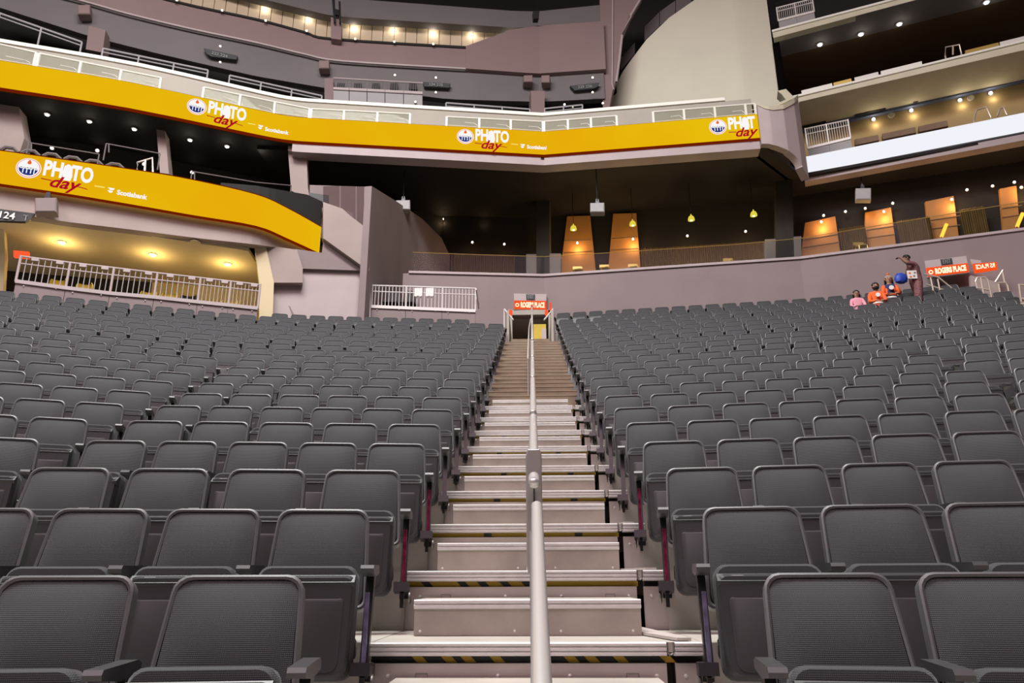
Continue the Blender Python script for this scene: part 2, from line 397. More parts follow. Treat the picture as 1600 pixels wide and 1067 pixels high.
# ------------------------------------------------------------------ stairs of the aisle
stairs = thing('aisle_stairs', (0, YN(-3), ZK(-3)), kind='structure')
def nose_profile(y, z, h=.056, d=.045, ridges=3):
    p = [(y+d, z), (y, z)]
    for r in range(ridges):
        a, b = z-h*r/ridges, z-h*(r+1)/ridges
        p += [(y-.006, a-.004), (y-.006, b+.006), (y+.004, b+.003)]
    p += [(y+d, z-h)]
    return p
def extr(prof, x0, x1): return [[(x, y, z) for y, z in prof] for x in (x0, x1)]
for j in range(-3, 9):
    y, z, y1, z1, zp = YN(j), ZK(j), YN(j+1), ZK(j+1), ZK(j-1)
    MB().box((0, (y+y1)/2+.02, z-.022), (1.42, D-.04, .04)).build('tread', 'deck', stairs)
    MB().loft(extr(nose_profile(y, z), -.72, .543)).build('nosing', 'aluminium', stairs)
    MB().loft(extr(nose_profile(y, z), .578, .72)).build('nosing', 'aluminium', stairs)
    MB().tube([(.56+.016*math.sin(q)*-1*1 if False else .56+.014*math.cos(q), y+.002, z-.028+(.028 if q in (0, math.pi) else 0)-.02*math.sin(q)) for q in [math.pi*i/8 for i in range(9)]], .005, 6).build('joint_gasket', 'aluminium_dark', stairs)
    zb = z-.056
    MB().box((-.08, y+.055, zb-.013), (1.27, .01, .028)).build('hazard_strip', 'hazard_yellow' if j >= 1 else 'hazard_black', stairs)
    if j in (0, 1):
        for i in range(12):
            x = -.62+i*.105+random.uniform(-.02, .02)
            if (i*7+j*3) % 5 == 0 or (j == 1 and i > 5): continue
            MB().prism([(x, y+.0475, zb-.001), (x+.045, y+.0475, zb-.001), (x+.07, y+.0475, zb-.026), (x+.025, y+.0475, zb-.026)], (0, .004, 0)).build('hazard_stripe', 'hazard_black' if j >= 1 else 'hazard_yellow', stairs)
    else:
        for x in (-.35, .25): MB().box((x+.02*j % .1, y+.045, zb-.012), (.05, .008, .02)).build('hazard_stripe', 'hazard_black', stairs)
    MB().box((-.088, y+.03, (zb-.027+zp)/2), (1.262, .02, zb-.027-zp)).build('riser_panel', 'riser_panel', stairs)
    MB().box((.65, y+.03, (zb-.027+zp)/2), (.14, .02, zb-.027-zp)).build('riser_panel', 'riser_panel', stairs)
    if j <= 3:
        for x in (-.62, -.16, .14, .50, .62):
            MB().lathe((x, y+.02, zb-.075), [(.009, 0), (.009, -.003), (.005, -.007), (.001, -.008)], 8, 'Y').build('screw', 'aluminium', stairs, 40)
        for x in (-.48, .40):
            lp = MB()
            lp.box((x, y+.019, zb-.065), (.05, .003, .003)); lp.box((x-.025, y+.019, zb-.085), (.003, .003, .04)); lp.box((x+.025, y+.019, zb-.085), (.003, .003, .04))
            lp.build('access_plate', 'aluminium_dark', stairs)
    # half step standing on the tread against the next riser
    hs = (z1-z)/2+.012; yf = y+.42
    MB().box((-.04, (yf+y1)/2+.012, z+hs/2-.01), (1.08, y1-yf-.024+.04, hs-.02)).build('half_step', 'step_face', stairs)
    MB().loft(extr(nose_profile(yf, z+hs, .045, .06, 2), -.582, .502)).build('nosing', 'aluminium', stairs)
    MB().box((-.04, (yf+y1)/2+.03, z+hs-.008), (1.084, y1-yf-.06, .016)).build('half_tread', 'deck', stairs)
    if j <= 2:
        for x in (-.55, -.10, .12, .46): MB().lathe((x, yf+.012, z+.02), [(.007, 0), (.007, -.008), (.002, -.012)], 8, 'Y').build('screw', 'aluminium', stairs, 40)
        MB().prism([(.505, yf, z+.002), (.60, y+.06, z+.002), (.66, y+.06, z+.002), (.56, y1, z+.002), (.505, y1, z+.002)], (0, 0, .012)).build('floor_flap', 'riser_panel', stairs)
for j in range(9, 18):
    y, z, y1, z1 = YN(j), ZK(j), YN(j+1), ZK(j+1); h = (z1-z)/2
    MB().box((0, (y+y1)/2, z-.2), (1.42, D, .4)).build('concrete_step', 'concrete_step', stairs)
    MB().box((0, y+.02, z+.003), (1.42, .05, .012)).build('step_edge', 'step_edge', stairs)
    MB().box((0, y+D*.75, z+h/2), (1.38, D/2, h)).build('concrete_step', 'concrete_step', stairs)
    MB().box((0, y+D*.5+.02, z+h+.003), (1.38, .05, .012)).build('step_edge', 'step_edge', stairs)

# ------------------------------------------------------------------ handrail sections in the middle of the stairs
def stair_z(y):
    k = (y-Y0)/D; return ZK(k)
def rail_section(y0, y1, h, label, first=False, h1=None, r=.020):
    h1 = h1 or h
    t = thing('stair_handrail', (0, (y0+y1)/2, stair_z((y0+y1)/2)-.1), label, 'handrail', 'handrail sections up the stairs')
    n = 6; P = [(0.008 if first else 0, y0+(y1-y0)*i/n, stair_z(y0+(y1-y0)*i/n)+h+(h1-h)*i/n) for i in range(n+1)]
    MB().tube(P, r, 14).build('rail', 'rail_alu', t, True)
    for e in (0, -1):
        MB().lathe((0, 0, 0), [(r*.8, -.012), (r*1.04, -.006), (r*1.04, .006), (r*.8, .012)], 12).build('end_collar', 'rail_alu', t, True, False).location = Vector(P[e])-wloc(t)
    for q in (.16, .86):
        i = q*n; y = y0+(y1-y0)*q; zt = stair_z(y)+h+(h1-h)*q
        MB().tube([(0, y, math.floor(0)+ZK(math.floor((y-Y0)/D+.001))-.0), (0, y, zt-.01)], .016, 10).build('post', 'rail_alu', t, True)
        b = ZK(math.floor((y-Y0)/D+.001)); MB().box((0, y, b+.012), (.10, .08, .024)).build('base_plate', 'aluminium', t)
    return t
rail_section(.75, 2.46, .80, 'thick silver handrail section at the foot of the metal steps', True, None, .0175)
t = rail_section(2.62, 4.25, .84, 'silver handrail section ending in a flat rounded plate above the metal steps')
lp = []
for yy, sx in ((2.70, .86), (2.704, 1), (2.73, 1), (2.734, .86)):
    lp.append([(x*sx*.0285, yy, .235+zz*.215*(1 if sx == 1 else .985)) for x, zz in [(-1, -.86), (-.8, -1), (.8, -1), (1, -.86), (1, .9), (.75, 1), (-.75, 1), (-1, .9)]])
MB().loft(lp).build('end_plate', 'plate_grey', t)
MB().box((0, 2.698, .17), (.004, .008, .29)).build('plate_seam', 'black_metal', t)
rail_section(4.30, 6.30, .86, 'silver handrail section above the fourth metal step')
rail_section(6.35, 8.40, .87, 'silver handrail section halfway up the metal steps')
rail_section(8.45, 10.8, .88, 'silver handrail section at the top of the metal steps')
rail_section(10.9, 14.4, .90, 'silver handrail section on the lower concrete steps')
t = rail_section(14.5, 18.5, .90, 'silver handrail section reaching the dark exit tunnel')
MB().lathe((0, 18.5, stair_z(18.5)+.87), [(.02, 0), (.03, .02), (.03, .10), (.015, .12)], 10).build('red_cap', 'red_lamp', t, True)
t = thing('side_handrail', (-.07, 14, stair_z(14)), 'thin lower side rail beside the handrail on the concrete steps', 'handrail')
MB().tube([(-.07, 11.3, stair_z(11.3)+.55), (-.07, 11.4, stair_z(11.4)+.62), (-.07, 16.2, stair_z(16.2)+.62), (-.03, 16.5, stair_z(16.5)+.80)], .013, 8).build('rail', 'rail_alu', t, True)
for yy in (11.45, 13.8, 16.1): MB().tube([(-.07, yy, ZK(math.floor((yy-Y0)/D))), (-.07, yy, stair_z(yy)+.62)], .012, 8).build('post', 'rail_alu', t, True)

# ================================================================== seats
def outline(wb, wt, h, rb, rt, n):
    """rounded trapezoid, counter-clockwise, in (x, h)"""
    pts = []
    for cx, cz, r, a0 in ((wb/2-rb, rb, rb, -90), (wt/2-rt, h-rt, rt, 0), (-wt/2+rt, h-rt, rt, 90), (-wb/2+rb, rb, rb, 180)):
        for i in range(n+1):
            q = math.radians(a0+90*i/n); pts.append((cx+r*math.cos(q), cz+r*math.sin(q)))
    return pts
def leaned(pts, d, y0, z0, ang, sc=1, hc=0):
    """outline placed on a leaning plane; d is the distance off the plane towards the sitter"""
    s, c = math.sin(ang), math.cos(ang)
    return [(x*sc, y0+((hh-hc)*sc+hc)*s-d*c, z0+((hh-hc)*sc+hc)*c+d*s) for x, hh in pts]
def seat_meshes(n, lo=False):
    R = {}; ang = math.radians(18); y0, z0 = -.075, .425; H = .445
    out = outline(.458, .420, H, .03, .055, n)
    inn = [(x*(1-.030/.44*1.0), (hh-H/2)*(1-.030/H)+H/2) for x, hh in out]
    lv = lambda p, d: leaned(p, d, y0, z0, ang)
    R['back_frame'] = MB().loft([lv(inn, -.012), lv(inn, .012), lv([((a[0]+b[0])/2, (a[1]+b[1])/2) for a, b in zip(out, inn)], .016), lv(out, .012), lv(out, -.035)], False, True)
    sc = lambda p, f: [(x*f, (hh-H/2)*f+H/2) for x, hh in p]
    nx, nz = (4, 5) if lo else (8, 9); rows = []; Hi = H*(1-.030/H)*.985; rc = .18
    for iz in range(nz+1):
        t_ = -1+2*iz/nz; t_ = math.copysign(abs(t_)**.8, t_); hh = H/2+t_*Hi/2; wf = (.458+(.420-.458)*hh/H)/2*(1-.030/.44)*.985
        e_ = max(0, (abs(t_)-1+rc)/rc); wf -= (.022 if t_ > 0 else .012)*(1-math.sqrt(max(0, 1-e_*e_)))
        row = []
        for ix in range(nx+1):
            s_ = -1+2*ix/nx; s_ = math.copysign(abs(s_)**.75, s_)
            row.append((s_*wf, hh, .007+.034*(1-s_**4)*(1-t_*t_)+.004*(1-abs(t_)**9)))
        rows.append([leaned([(x_, h_)], d_, y0, z0, ang)[0] for x_, h_, d_ in row])
    R['back_cushion'] = MB().loft(rows, False, False, False)
    a2 = math.radians(9); sh = outline(.385, .400, .375, .05, .03, n); ys, zs = -.30, .185
    l2 = lambda p, d, f=1: leaned(p, d, ys, zs, a2, f, .19)
    R['seat_shell'] = MB().loft([l2(sh, -.01), l2(sh, .052), l2(sh, .070, .94)], True, True)
    lipc = [(.060, .325), (.071, .336), (.073, .346), (.040, .379), (-.008, .379), (-.008, .325)]
    R['shell_lip'] = MB().loft([[tuple(leaned([(x, hh)], dd, ys, zs, a2)[0]) for dd, hh in lipc] for x in (-.198, -.185, .185, .198)])
    pp = [(x*.80, .02+hh*.72) for x, hh in sh]
    if not lo:
        arch = []
        for x, hh in pp: arch.append((x, hh-(.035*(1-(x/.15)**2) if hh > .2 else 0)+0))
        R['pan_panel'] = MB().loft([l2(arch, .066), l2(arch, .072), l2([(x*.97, (hh-.15)*.97+.15) for x, hh in arch], .0735)], False, True)
        R['number_tag'] = MB().box((-.12, ys+.375*math.sin(a2)-.060, zs+.369), (.045, .006, .010), Matrix.Rotation(math.radians(50), 3, 'X'))
    cu = outline(.41, .415, .425, .05, .05, n); l3 = lambda p, d, f=1: leaned(p, d, ys, zs-.005, a2, f, .2)
    R['seat_cushion'] = MB().loft([l3(cu, .028, .95), l3(cu, .010), l3(cu, -.045), l3(cu, -.068, .90)]+([l3(cu, -.078, .55)] if not lo else []), True, True)
    ar = MB()
    pr = [(-.33, .575), (-.335, .590), (-.325, .603), (-.08, .607), (-.05, .595), (-.05, .572), (-.20, .560)]
    ar.loft([[(x*s_, y, z) for y, z in pr] for x, s_ in ((-.026, .85), (-.026, 1), (.026, 1), (.026, .85))] if False else [[(x, y, z) for y, z in pr] for x in (-.026, .026)])
    R['armrest'] = ar
    su = MB(); su.loft([[(x, y, z) for y, z in [(-.20, .16), (-.13, .14), (-.06, .57), (-.12, .57)]] for x in (-.010, .010)])
    R['side_support'] = su
    if not lo:
        R['mount_arm'] = MB().box((0, -.085, .185), (.045, .17, .05))
        R['hinge'] = MB().lathe((0, -.205, .285), [(.03, -.011), (.038, -.007), (.038, .007), (.03, .011)], 12, 'X')
    return R
SM = {'back_frame': 'seat_rim', 'back_cushion': 'seat_cloth', 'seat_shell': 'seat_plastic', 'pan_panel': 'seat_plastic_dark', 'shell_lip': 'seat_lip', 'number_tag': 'tag_white', 'seat_cushion': 'seat_cloth',
      'armrest': 'arm_plastic', 'side_support': 'black_metal', 'mount_arm': 'black_metal', 'hinge': 'black_metal'}
HI = {k: b.mesh(k, SM[k], 35) for k, b in seat_meshes(4).items()}
# end-of-row standard: post, coloured strip, bracket, cover disc
eb = MB(); eb.loft([[(x, y, z) for y, z in [(-.30, .20), (-.24, .18), (-.10, .56), (-.17, .57)]] for x in (-.016, .016)]); HI['end_standard'] = eb.mesh('end_standard', 'black_metal')
def strip_me(m):
    b = MB(); b.loft([[(x, y, z) for y, z in [(-.322, .245), (-.304, .245), (-.276, .50), (-.292, .50)]] for x in (-.008, .008)]); return b.mesh('strip_light', m)
HI['strip_p'], HI['strip_c'] = strip_me('strip_purple'), strip_me('strip_crimson')
b = MB(); b.loft([[(x, y, z) for y, z in [(-.345, .20), (-.20, .185), (-.19, .235), (-.33, .245)]] for x in (-.045, .03)]); HI['bracket'] = b.mesh('bracket', 'black_metal')
HI['cover_disc'] = MB().lathe((.036, -.25, .165), [(.032, -.008), (.032, 0), (.02, .006)], 14, 'X').mesh('cover_disc', 'aluminium_dark', True)
HI['clevis'] = MB().box((-.004, -.27, .155), (.018, .05, .07)).mesh('clevis', 'black_metal')

NL = {-2: 3, -1: 4, 0: 4, 1: 5, 2: 5, 3: 6, 4: 6, 5: 7, 6: 7, 7: 7, 8: 8}
PR = {-2: .47, -1: .50, 0: .468, 1: .490, 2: .475, 3: .485}
seats = []
def LIM2(k): return min(15, 11.10+.16*(k-18) if k > 18 else 11.10-.30*(18-k)) if k > 10 else 15
for side in (-1, 1):
    for k in range(-2, 21):
        if side < 0 and k > 18: continue
        j = k+1; xk = XK(side, j-1) if k <= 8 else 99
        if side < 0 and k in NL: n1 = NL[k]; p = (xk-AX)/n1 / math.cos(math.atan(S1[-1])); p = min(p, .54)
        else:
            p = PR.get(k, .470) if k <= 8 else .478+.016*math.sin(k*2.3+side)
            n1 = max(1, round((xk-AX)/p)) if k <= 8 else 99
        a = AX+(.26 if side > 0 and k == 19 else 0); i = 0; lim = 15 if side < 0 else LIM2(k)
        while a < lim and i < 40:
            q = .475+.012*math.sin(k*1.7) if i >= n1 else p
            if i == n1: a += .20
            y, s = row_y(side, j, a+q/2*math.cos(.12)); c = math.cos(math.atan(s))
            if i >= n1: s = S2[side]; c = math.cos(math.atan(s))
            ac = a+q/2*c; y, _ = row_y(side, j, ac)
            end = 'aisle' if i == 0 else ('kink' if i == n1-1 else ('start' if i == n1 else ''))
            a += q*c; i += 1
            if side < 0 and k == 18 and not (1.9 < ac < 7.1): continue
            if side > 0 and k == 19 and ac < 1.7: continue
            X, Z = side*ac, ZK(k)
            u, v = proj(X, y, Z+.7)
            ub, vb = proj(X, y-.2, Z+.85)
            if u < -90 or u > 1700 or vb > 1075: continue
            if side < 0 and k <= 17 and False: continue
            seats.append(dict(side=side, k=k, i=i, x=X, y=y+.02, z=Z, rz=-side*math.atan(s), p=q, end=end, dark=(side < 0 and ((k == 17 and ac > 6.1) or k == 18 and ac > 4.2)) or (side > 0 and k == 20), d=depth_of(X, y, Z+.7)))
seats.sort(key=lambda s: s['d'])
print('SEATS', len(seats))
SIDE = {-1: 'on yellow suite side', 1: 'on mauve wall side'}
NIND = 300
for n, s in enumerate(seats[:NIND]):
    lab = 'dark grey folding seat, %s row up, %s from the steps, %s' % (ORD[s['k']+2], ORD[s['i']-1], SIDE[s['side']])
    t = thing('folding_seat', (s['x'], s['y'], s['z']), lab, 'seat', 'folding arena seats in rows', rz=s['rz'])
    w = s['p']/.487
    for nm in ('back_frame', 'back_cushion', 'seat_cushion'):
        inst(nm, HI[nm], t).scale = (min(1.03, w)*.972, 1, 1)
    sh = inst('seat_shell', HI['seat_shell'], t); sh.scale = (min(1.03, w)*.98, 1, 1)
    inst('pan_panel', HI['pan_panel'], sh); inst('shell_lip', HI['shell_lip'], sh)
    if (n*13+s['k']) % 3 != 0: inst('number_tag', HI['number_tag'], sh)
    for hs in (-1, 1): inst('hinge', HI['hinge'], t, (hs*.192*min(1.03, w), 0, 0))
    sides = [-s['side']]          # the arm on the stair side of every seat
    if s['end'] == 'kink': sides.append(s['side'])
    for q in sides:
        x = q*s['p']/2
        inst('armrest', HI['armrest'], t, (x, 0, 0))
        if (s['end'] == 'aisle' and q == -s['side']) or s['end'] in ('kink',) and q == s['side'] or s['end'] == 'start':
            inst('end_standard', HI['end_standard'], t, (x, 0, 0))
            if s['k'] <= 1: inst('strip_light', HI['strip_p'] if s['k'] < 0 else HI['strip_c'], t, (x+q*.002, 0, 0))
            inst('bracket', HI['bracket'], t, (x, 0, 0)); inst('clevis', HI['clevis'], t, (x, 0, 0))
            inst('mount_arm', HI['mount_arm'], t, (x, 0, 0))
            inst('cover_disc', HI['cover_disc'], t, (x-.0 if q > 0 else x-.072, 0, 0))
        else:
            inst('side_support', HI['side_support'], t, (x, 0, 0)); inst('mount_arm', HI['mount_arm'], t, (x, 0, 0))

# second flight of concrete steps beyond the seats
stairs2 = thing('side_stairs', (11, 17, ZK(14)), kind='structure')
for j in range(12, 20):
    for h, f0, f1 in ((0, 0, 1), (.5, .5, 1)):
        a0 = LIM2(j)+.05; a1 = a0+1.5; z = ZK(j)+(ZK(j+1)-ZK(j))*h
        def yy2(a, f): return row_y(1, j, a)[0]*(1-f)+row_y(1, j+1, a)[0]*f
        MB().prism([(a0, yy2(a0, f0), z+.02), (a1, yy2(a1, f0), z+.02), (a1, yy2(a1, f1), z+.02), (a0, yy2(a0, f1), z+.02)], (0, 0, -.22)).build('concrete_step', 'concrete_step', stairs2)
        MB().prism([(a0, yy2(a0, f0)-.005, z+.027), (a1, yy2(a1, f0)-.005, z+.027), (a1, yy2(a1, f0)+.05, z+.027), (a0, yy2(a0, f0)+.05, z+.027)], (0, 0, -.02)).build('step_edge', 'step_edge', stairs2)
# ================================================================== the hall around the tiers
def wallz(name, plan, z0, z1, thick, m, parent=None):
    return strip([(x, y, z1, z0) for x, y in plan], thick).build(name, m, parent)
def slab(name, pa, pb, z, thick, m, parent=None):
    return MB().prism([(x, y, z) for x, y in pa]+[(x, y, z) for x, y in reversed(pb)], (0, 0, thick)).build(name, m, parent)
def cut(plan, x0, x1):
    def yy(x):
        return interp(plan, x)
    return [(x0, yy(x0))]+[p for p in plan if x0+1e-3 < p[0] < x1-1e-3]+[(x1, yy(x1))]
W0 = [(-3.755, 21.49), (.39, 21.9), (7.955, 20.85), (13.42, 19.12), (18, 17.6)]
RB = [(-19, 17.1), (-15.4, 18.3), (-12.19, 19.41), (-8.81, 20.95), (-7.89, 21.31), (-7.28, 21.43), (.47, 22.5), (7.5, 21.72)]
RB = smooth(RB[:6], 3)+RB[6:]
ZW = 9.05
xp0, xp1 = onwall(1449, 440, W0).x, onwall(1514, 440, W0).x
# mauve wall behind the last row, with the two exit openings left free
st(wallz('wall_back', cut(W0, -3.755, -.60), 6.2, ZW, .25, 'mauve'))
st(wallz('wall_back', cut(W0, .50, xp0), 5.6, ZW, .25, 'mauve'))
st(wallz('wall_back', cut(W0, xp1, 18), 5.6, ZW, .25, 'mauve'))
st(wallz('wall_back', cut(W0, -.60, .50), 7.72, ZW, .25, 'mauve'))
st(wallz('wall_back', cut(W0, xp0, xp1), 7.35, ZW, .25, 'mauve'))
st(wallz('trim_1', shift(cut(W0, -3.78, 18), -.05), ZW-.005, ZW+.07, .35, 'mauve_cap'))
st(wallz('wall_left', [(-3.755, 21.49), (-3.9, 23.5)], 6.2, ZW, .2, 'mauve_dark'))
# ---------------- exit tunnel at the head of the stairs
zt = ZK(18)
for x, s in ((-.60, -1), (.50, 1)):
    st(MB().box((x+s*.03, 20.2, 6.1), (.06, 3.0, 1.35)).build('wall_tunnel', 'parapet_beige'))
    st(MB().box((x+s*.06, 23.4, 6.8), (.12, 3.4, 2.2)).build('wall_tunnel', 'parapet_beige'))
st(MB().box((-.05, 21.9, zt-.1), (1.0, 6.5, .2)).build('floor_tunnel', 'concrete_step'))
st(MB().box((-.05, 23.4, 7.8), (1.3, 3.4, .15)).build('ceiling_tunnel', 'parapet_beige'))
st(MB().box((-.05, 25.05, 6.9), (1.4, .1, 2.2)).build('wall_tunnel', 'parapet_beige'))
t = thing('yellow_barrier', (.25, 19.7, zt), 'low yellow barrier board with a notice inside the tunnel mouth', 'barrier')
q0, q1 = atY(833.5, 507, 19.7), atY(853, 509, 19.7)
MB().box(((q0.x+q1.x)/2, 19.7, (zt+q0.z)/2), (q1.x-q0.x, .04, q0.z-zt)).build('board', 'yellow_door', t); MB().box((q1.x-.06, 19.67, (zt+q0.z)/2+.03), (.13, .02, .42)).build('notice', 'mauve_light', t)

def exit_sign(TL, TR, BR, BL, plan, label):
    P = [onwall(u, v, plan) for u, v in (TL, TR, BR, BL)]
    tdir = (P[1]-P[0]); tdir.z = 0; wd = tdir.length; tdir.normalize(); n = Vector((tdir.y, -tdir.x, 0))
    if n.dot(P[0]) > 0: n = -n
    ztop = (P[0].z+P[1].z)/2; zbot = (P[2].z+P[3].z)/2; H = ztop-zbot; c0 = (P[0]+P[1])/2
    t = thing('exit_sign', (c0.x, c0.y, zbot), label, 'sign', 'exit signs over the tunnels'); R = frame_rot(tdir)
    def pos(x, h, d): q = Vector((c0.x, c0.y, 0))+tdir*x+n*d; return Vector((q.x, q.y, zbot+h))
    def bx(nm, x0, x1, h0, h1, d0, d1, m):
        a = [pos(x0, h0, d0), pos(x1, h0, d0), pos(x1, h1, d0), pos(x0, h1, d0)]
        return MB().prism(a, n*(d1-d0)).build(nm, m, t)
    bx('sign_box', -wd/2, wd/2, 0, H, 0, .12, 'mauve_light')
    bx('orange_panel', -wd/2+.005, wd/2-.005, .02, H*.56, .115, .135, 'sign_orange')
    bx('exit_plate', -wd*.12, wd*.15, H*.62, H*.96, .115, .14, 'sign_black')
    s = H*.30/.7
    me = text_mesh('EXIT', s*.8, .0); w = max(v.co.x for v in me.vertices)*2; put('lettering', me, 'sign_grey_text', t, pos(wd*.015, H*.79, .145), R, wd*.19/w, 1)
    me = text_mesh('ROGERS PLACE', s, .012); w = max(v.co.x for v in me.vertices)*2; put('lettering', me, 'sign_white', t, pos(wd*.07, H*.28, .14), R, wd*.74/w, 1.0)
    ring = MB(); r0 = H*.12; lo = []
    for rr, dd in ((r0*.55, .137), (r0*.55, .145), (r0, .145), (r0, .137)):
        lo.append([pos(-wd*.40+rr*math.cos(q), H*.28+rr*math.sin(q), dd) for q in [2*math.pi*i/14 for i in range(14)]])
    ring.loft(lo, False, False).build('ring_mark', 'sign_white', t)
    return t
exit_sign((802.5, 460.5), (853, 462), (853.5, 487), (803, 485.5), shift(W0, -.01), 'lit orange exit sign over the tunnel at the head of the stairs')
exit_sign((1443.5, 411), (1508, 401.5), (1513, 427.5), (1449, 437), shift(W0, -.35), 'lit orange exit sign hung beside the standing person in the patterned dress')
# small warning lamps and short rails at the tunnel mouth
for u, s in ((790, 1), (862, -1)):
    t = thing('tunnel_rail', atY(u, 505, 19.4), 'short white rail on the %s side of the tunnel mouth, beside the %s' % (('platform', 'white railing') if s > 0 else ('mauve wall', 'black seats')), 'handrail')
    a = atY(u-2*s, 483, 19.4); b = atY(u+12*s, 500, 18.9)
    MB().tube([a, b], .022, 8).build('rail', 'pink_metal', t, True); c = atY(u-1*s, 512, 19.4)
    MB().tube([Vector((a.x, a.y, c.z)), a], .022, 8).build('post', 'pink_metal', t, True)
    p = atY(u+8*s, 489, 20.6)
    o = MB().lathe(p, [(.02, -.09), (.05, -.06), (.05, .06), (.02, .10)], 10).build('warning_lamp', 'exit_glow', None, True)
    tag(o, 'small glowing orange lamp on the tunnel parapet by the %s' % ('white railing' if s > 0 else 'black seats'), 'lamp')
t = MB().tube([atY(860, 485, 20.7), atY(860, 473, 20.7)], .03, 8).build('red_light_bar', 'sign_red', None, True); tag(t, 'thin red light bar standing beside the tunnel sign', 'lamp')

# ---------------- second tunnel on the far side of the long wall
cx = (xp0+xp1)/2; cy = interp(W0, cx); td = (Vector((xp1, interp(W0, xp1)))-Vector((xp0, interp(W0, xp0)))).normalized(); nb = Vector((-td.y, td.x))
def t2(a, b, z): q = Vector((cx, cy))+td*a+nb*b; return (q.x, q.y, z)
hw = (xp1-xp0)/2*1.04
st(MB().prism([t2(-hw-.2, 3.0, 5.5), t2(hw+.2, 3.0, 5.5), t2(hw+.2, 3.0, 7.6), t2(-hw-.2, 3.0, 7.6)], (nb.x*.1, nb.y*.1, 0)).build('wall_tunnel', 'parapet_beige'))
st(MB().prism([t2(-hw, 0, 7.4), t2(hw, 0, 7.4), t2(hw, 3, 7.4), t2(-hw, 3, 7.4)], (0, 0, .1)).build('ceiling_tunnel', 'parapet_beige'))
for s in (-1, 1):
    st(MB().prism([t2(s*hw, .0, 5.4), t2(s*hw, 3, 5.4), t2(s*hw, 3, 7.4), t2(s*hw, .0, 7.4)], (td.x*.08*s, td.y*.08*s, 0)).build('wall_tunnel', 'parapet_beige'))
PX = shift(W0, -1.3)
st(poly('wall_stair', [(1516, 430), (1561, 441), (1564, 474), (1522, 486), (1518, 470)], shift(W0, -.9), .12, 'brown_grey'))
def tubes(name, label, cat, plan, paths, r, m, group=None, drop=0):
    P = [[onwall(u, v, plan) for u, v in p] for p in paths]
    allp = [q for p in P for q in p]; t = thing(name, (sum(q.x for q in allp)/len(allp), sum(q.y for q in allp)/len(allp), min(q.z for q in allp)), label, cat, group)
    for i, p in enumerate(P): MB().tube(p, r, 8).build('rail' if i == 0 else 'post' if len(p) == 2 and abs(paths[i][0][1]-paths[i][1][1]) > 8 else 'mid_rail', m, t, True)
    if drop:
        for q in (P[0][0], P[0][-1]): MB().tube([q, q-Vector((0, 0, drop))], r, 8).build('post', m, t, True)
    return t
tubes('stair_railing', 'white looped railing in front of the brown stair wall', 'railing', shift(W0, -1.3), [[(1524, 440), (1527, 433.5), (1539, 433), (1543, 437), (1554, 486)], [(1532, 434), (1541, 483)], [(1526, 450), (1547, 453)], [(1524, 440), (1527, 451)]], .024, 'pale_metal')
tubes('stair_railing', 'white looped railing with a slanted brace by the black seats', 'railing', shift(W0, -1.5), [[(1559, 442), (1571, 441), (1574, 446), (1584, 492)], [(1560, 444), (1568, 488)], [(1559, 458), (1576, 462)], [(1555, 441), (1567, 422)], [(1566, 424), (1570, 442)]], .024, 'pale_metal')
tubes('stair_railing', 'white railing beside the dark figure at the stair edge', 'railing', shift(W0, -1.7), [[(1592, 444), (1594, 460), (1600, 500)], [(1592, 444.5), (1612, 447)], [(1594, 466), (1612, 470)]], .024, 'pale_metal')
tubes('stair_railing', 'white sloping railing between the patterned dress and the orange sign', 'railing', shift(W0, -.75), [[(1444, 428), (1466, 433), (1487, 450), (1485, 457)], [(1447, 444), (1484, 456)], [(1454, 434), (1459, 458)], [(1465, 436), (1470, 460)]], .022, 'pale_metal')
# glass reflection of the exit sign, built as a glowing orange panel
pl = shift(W0, -.55); P = [onwall(u, v, pl) for u, v in ((1519, 412), (1557, 409), (1559, 421), (1523, 427))]
t = thing('reflected_sign', P[3], 'orange translucent sign seen from behind, its letters reversed, beside the brown stair wall', 'sign')
a = [onwall(u, v, pl) for u, v in ((1516, 404.5), (1533, 407), (1533, 411), (1519, 413))]
MB().prism(a, (0, .03, 0)).build('bracket', 'mauve_light', t); MB().prism(P, (.01, .03, 0)).build('panel', 'sign_orange', t)
td2 = (P[1]-P[0]); td2.z = 0; R = frame_rot(td2); c = (P[0]+P[2])/2+Vector((0, -.02, .0))
me = text_mesh('RS PLACE', .17, .005); w = max(v.co.x for v in me.vertices)*2; put('lettering', me, 'sign_white', t, c, R, -td2.length*.80/w, 1)

# ================================================================== LED ribbon of the upper balcony
ZB, ZT = 13.735, 14.656
rib = thing('led_ribbon_board', (0, 22, ZB), 'long yellow screen ribbon along the upper balcony, bent over the stairs', 'screen')
wallz('screen', RB, ZB+.02, ZT-.02, .12, 'led_yellow', rib)
wallz('bottom_edge', shift(RB, .02), ZB-.02, ZB+.02, .12, 'led_edge', rib); wallz('top_edge', shift(RB, .02), ZT-.02, ZT+.0, .12, 'led_edge', rib)
sof = cut(RB, -7.75, 7.5)
st(wallz('trim_2', shift(sof, .10), 13.40, 13.70, .5, 'mauve_cap'))
st(slab('ceiling_balcony', shift(RB, .2), shift(RB, 7), 13.72, .12, 'lounge_ceiling'))

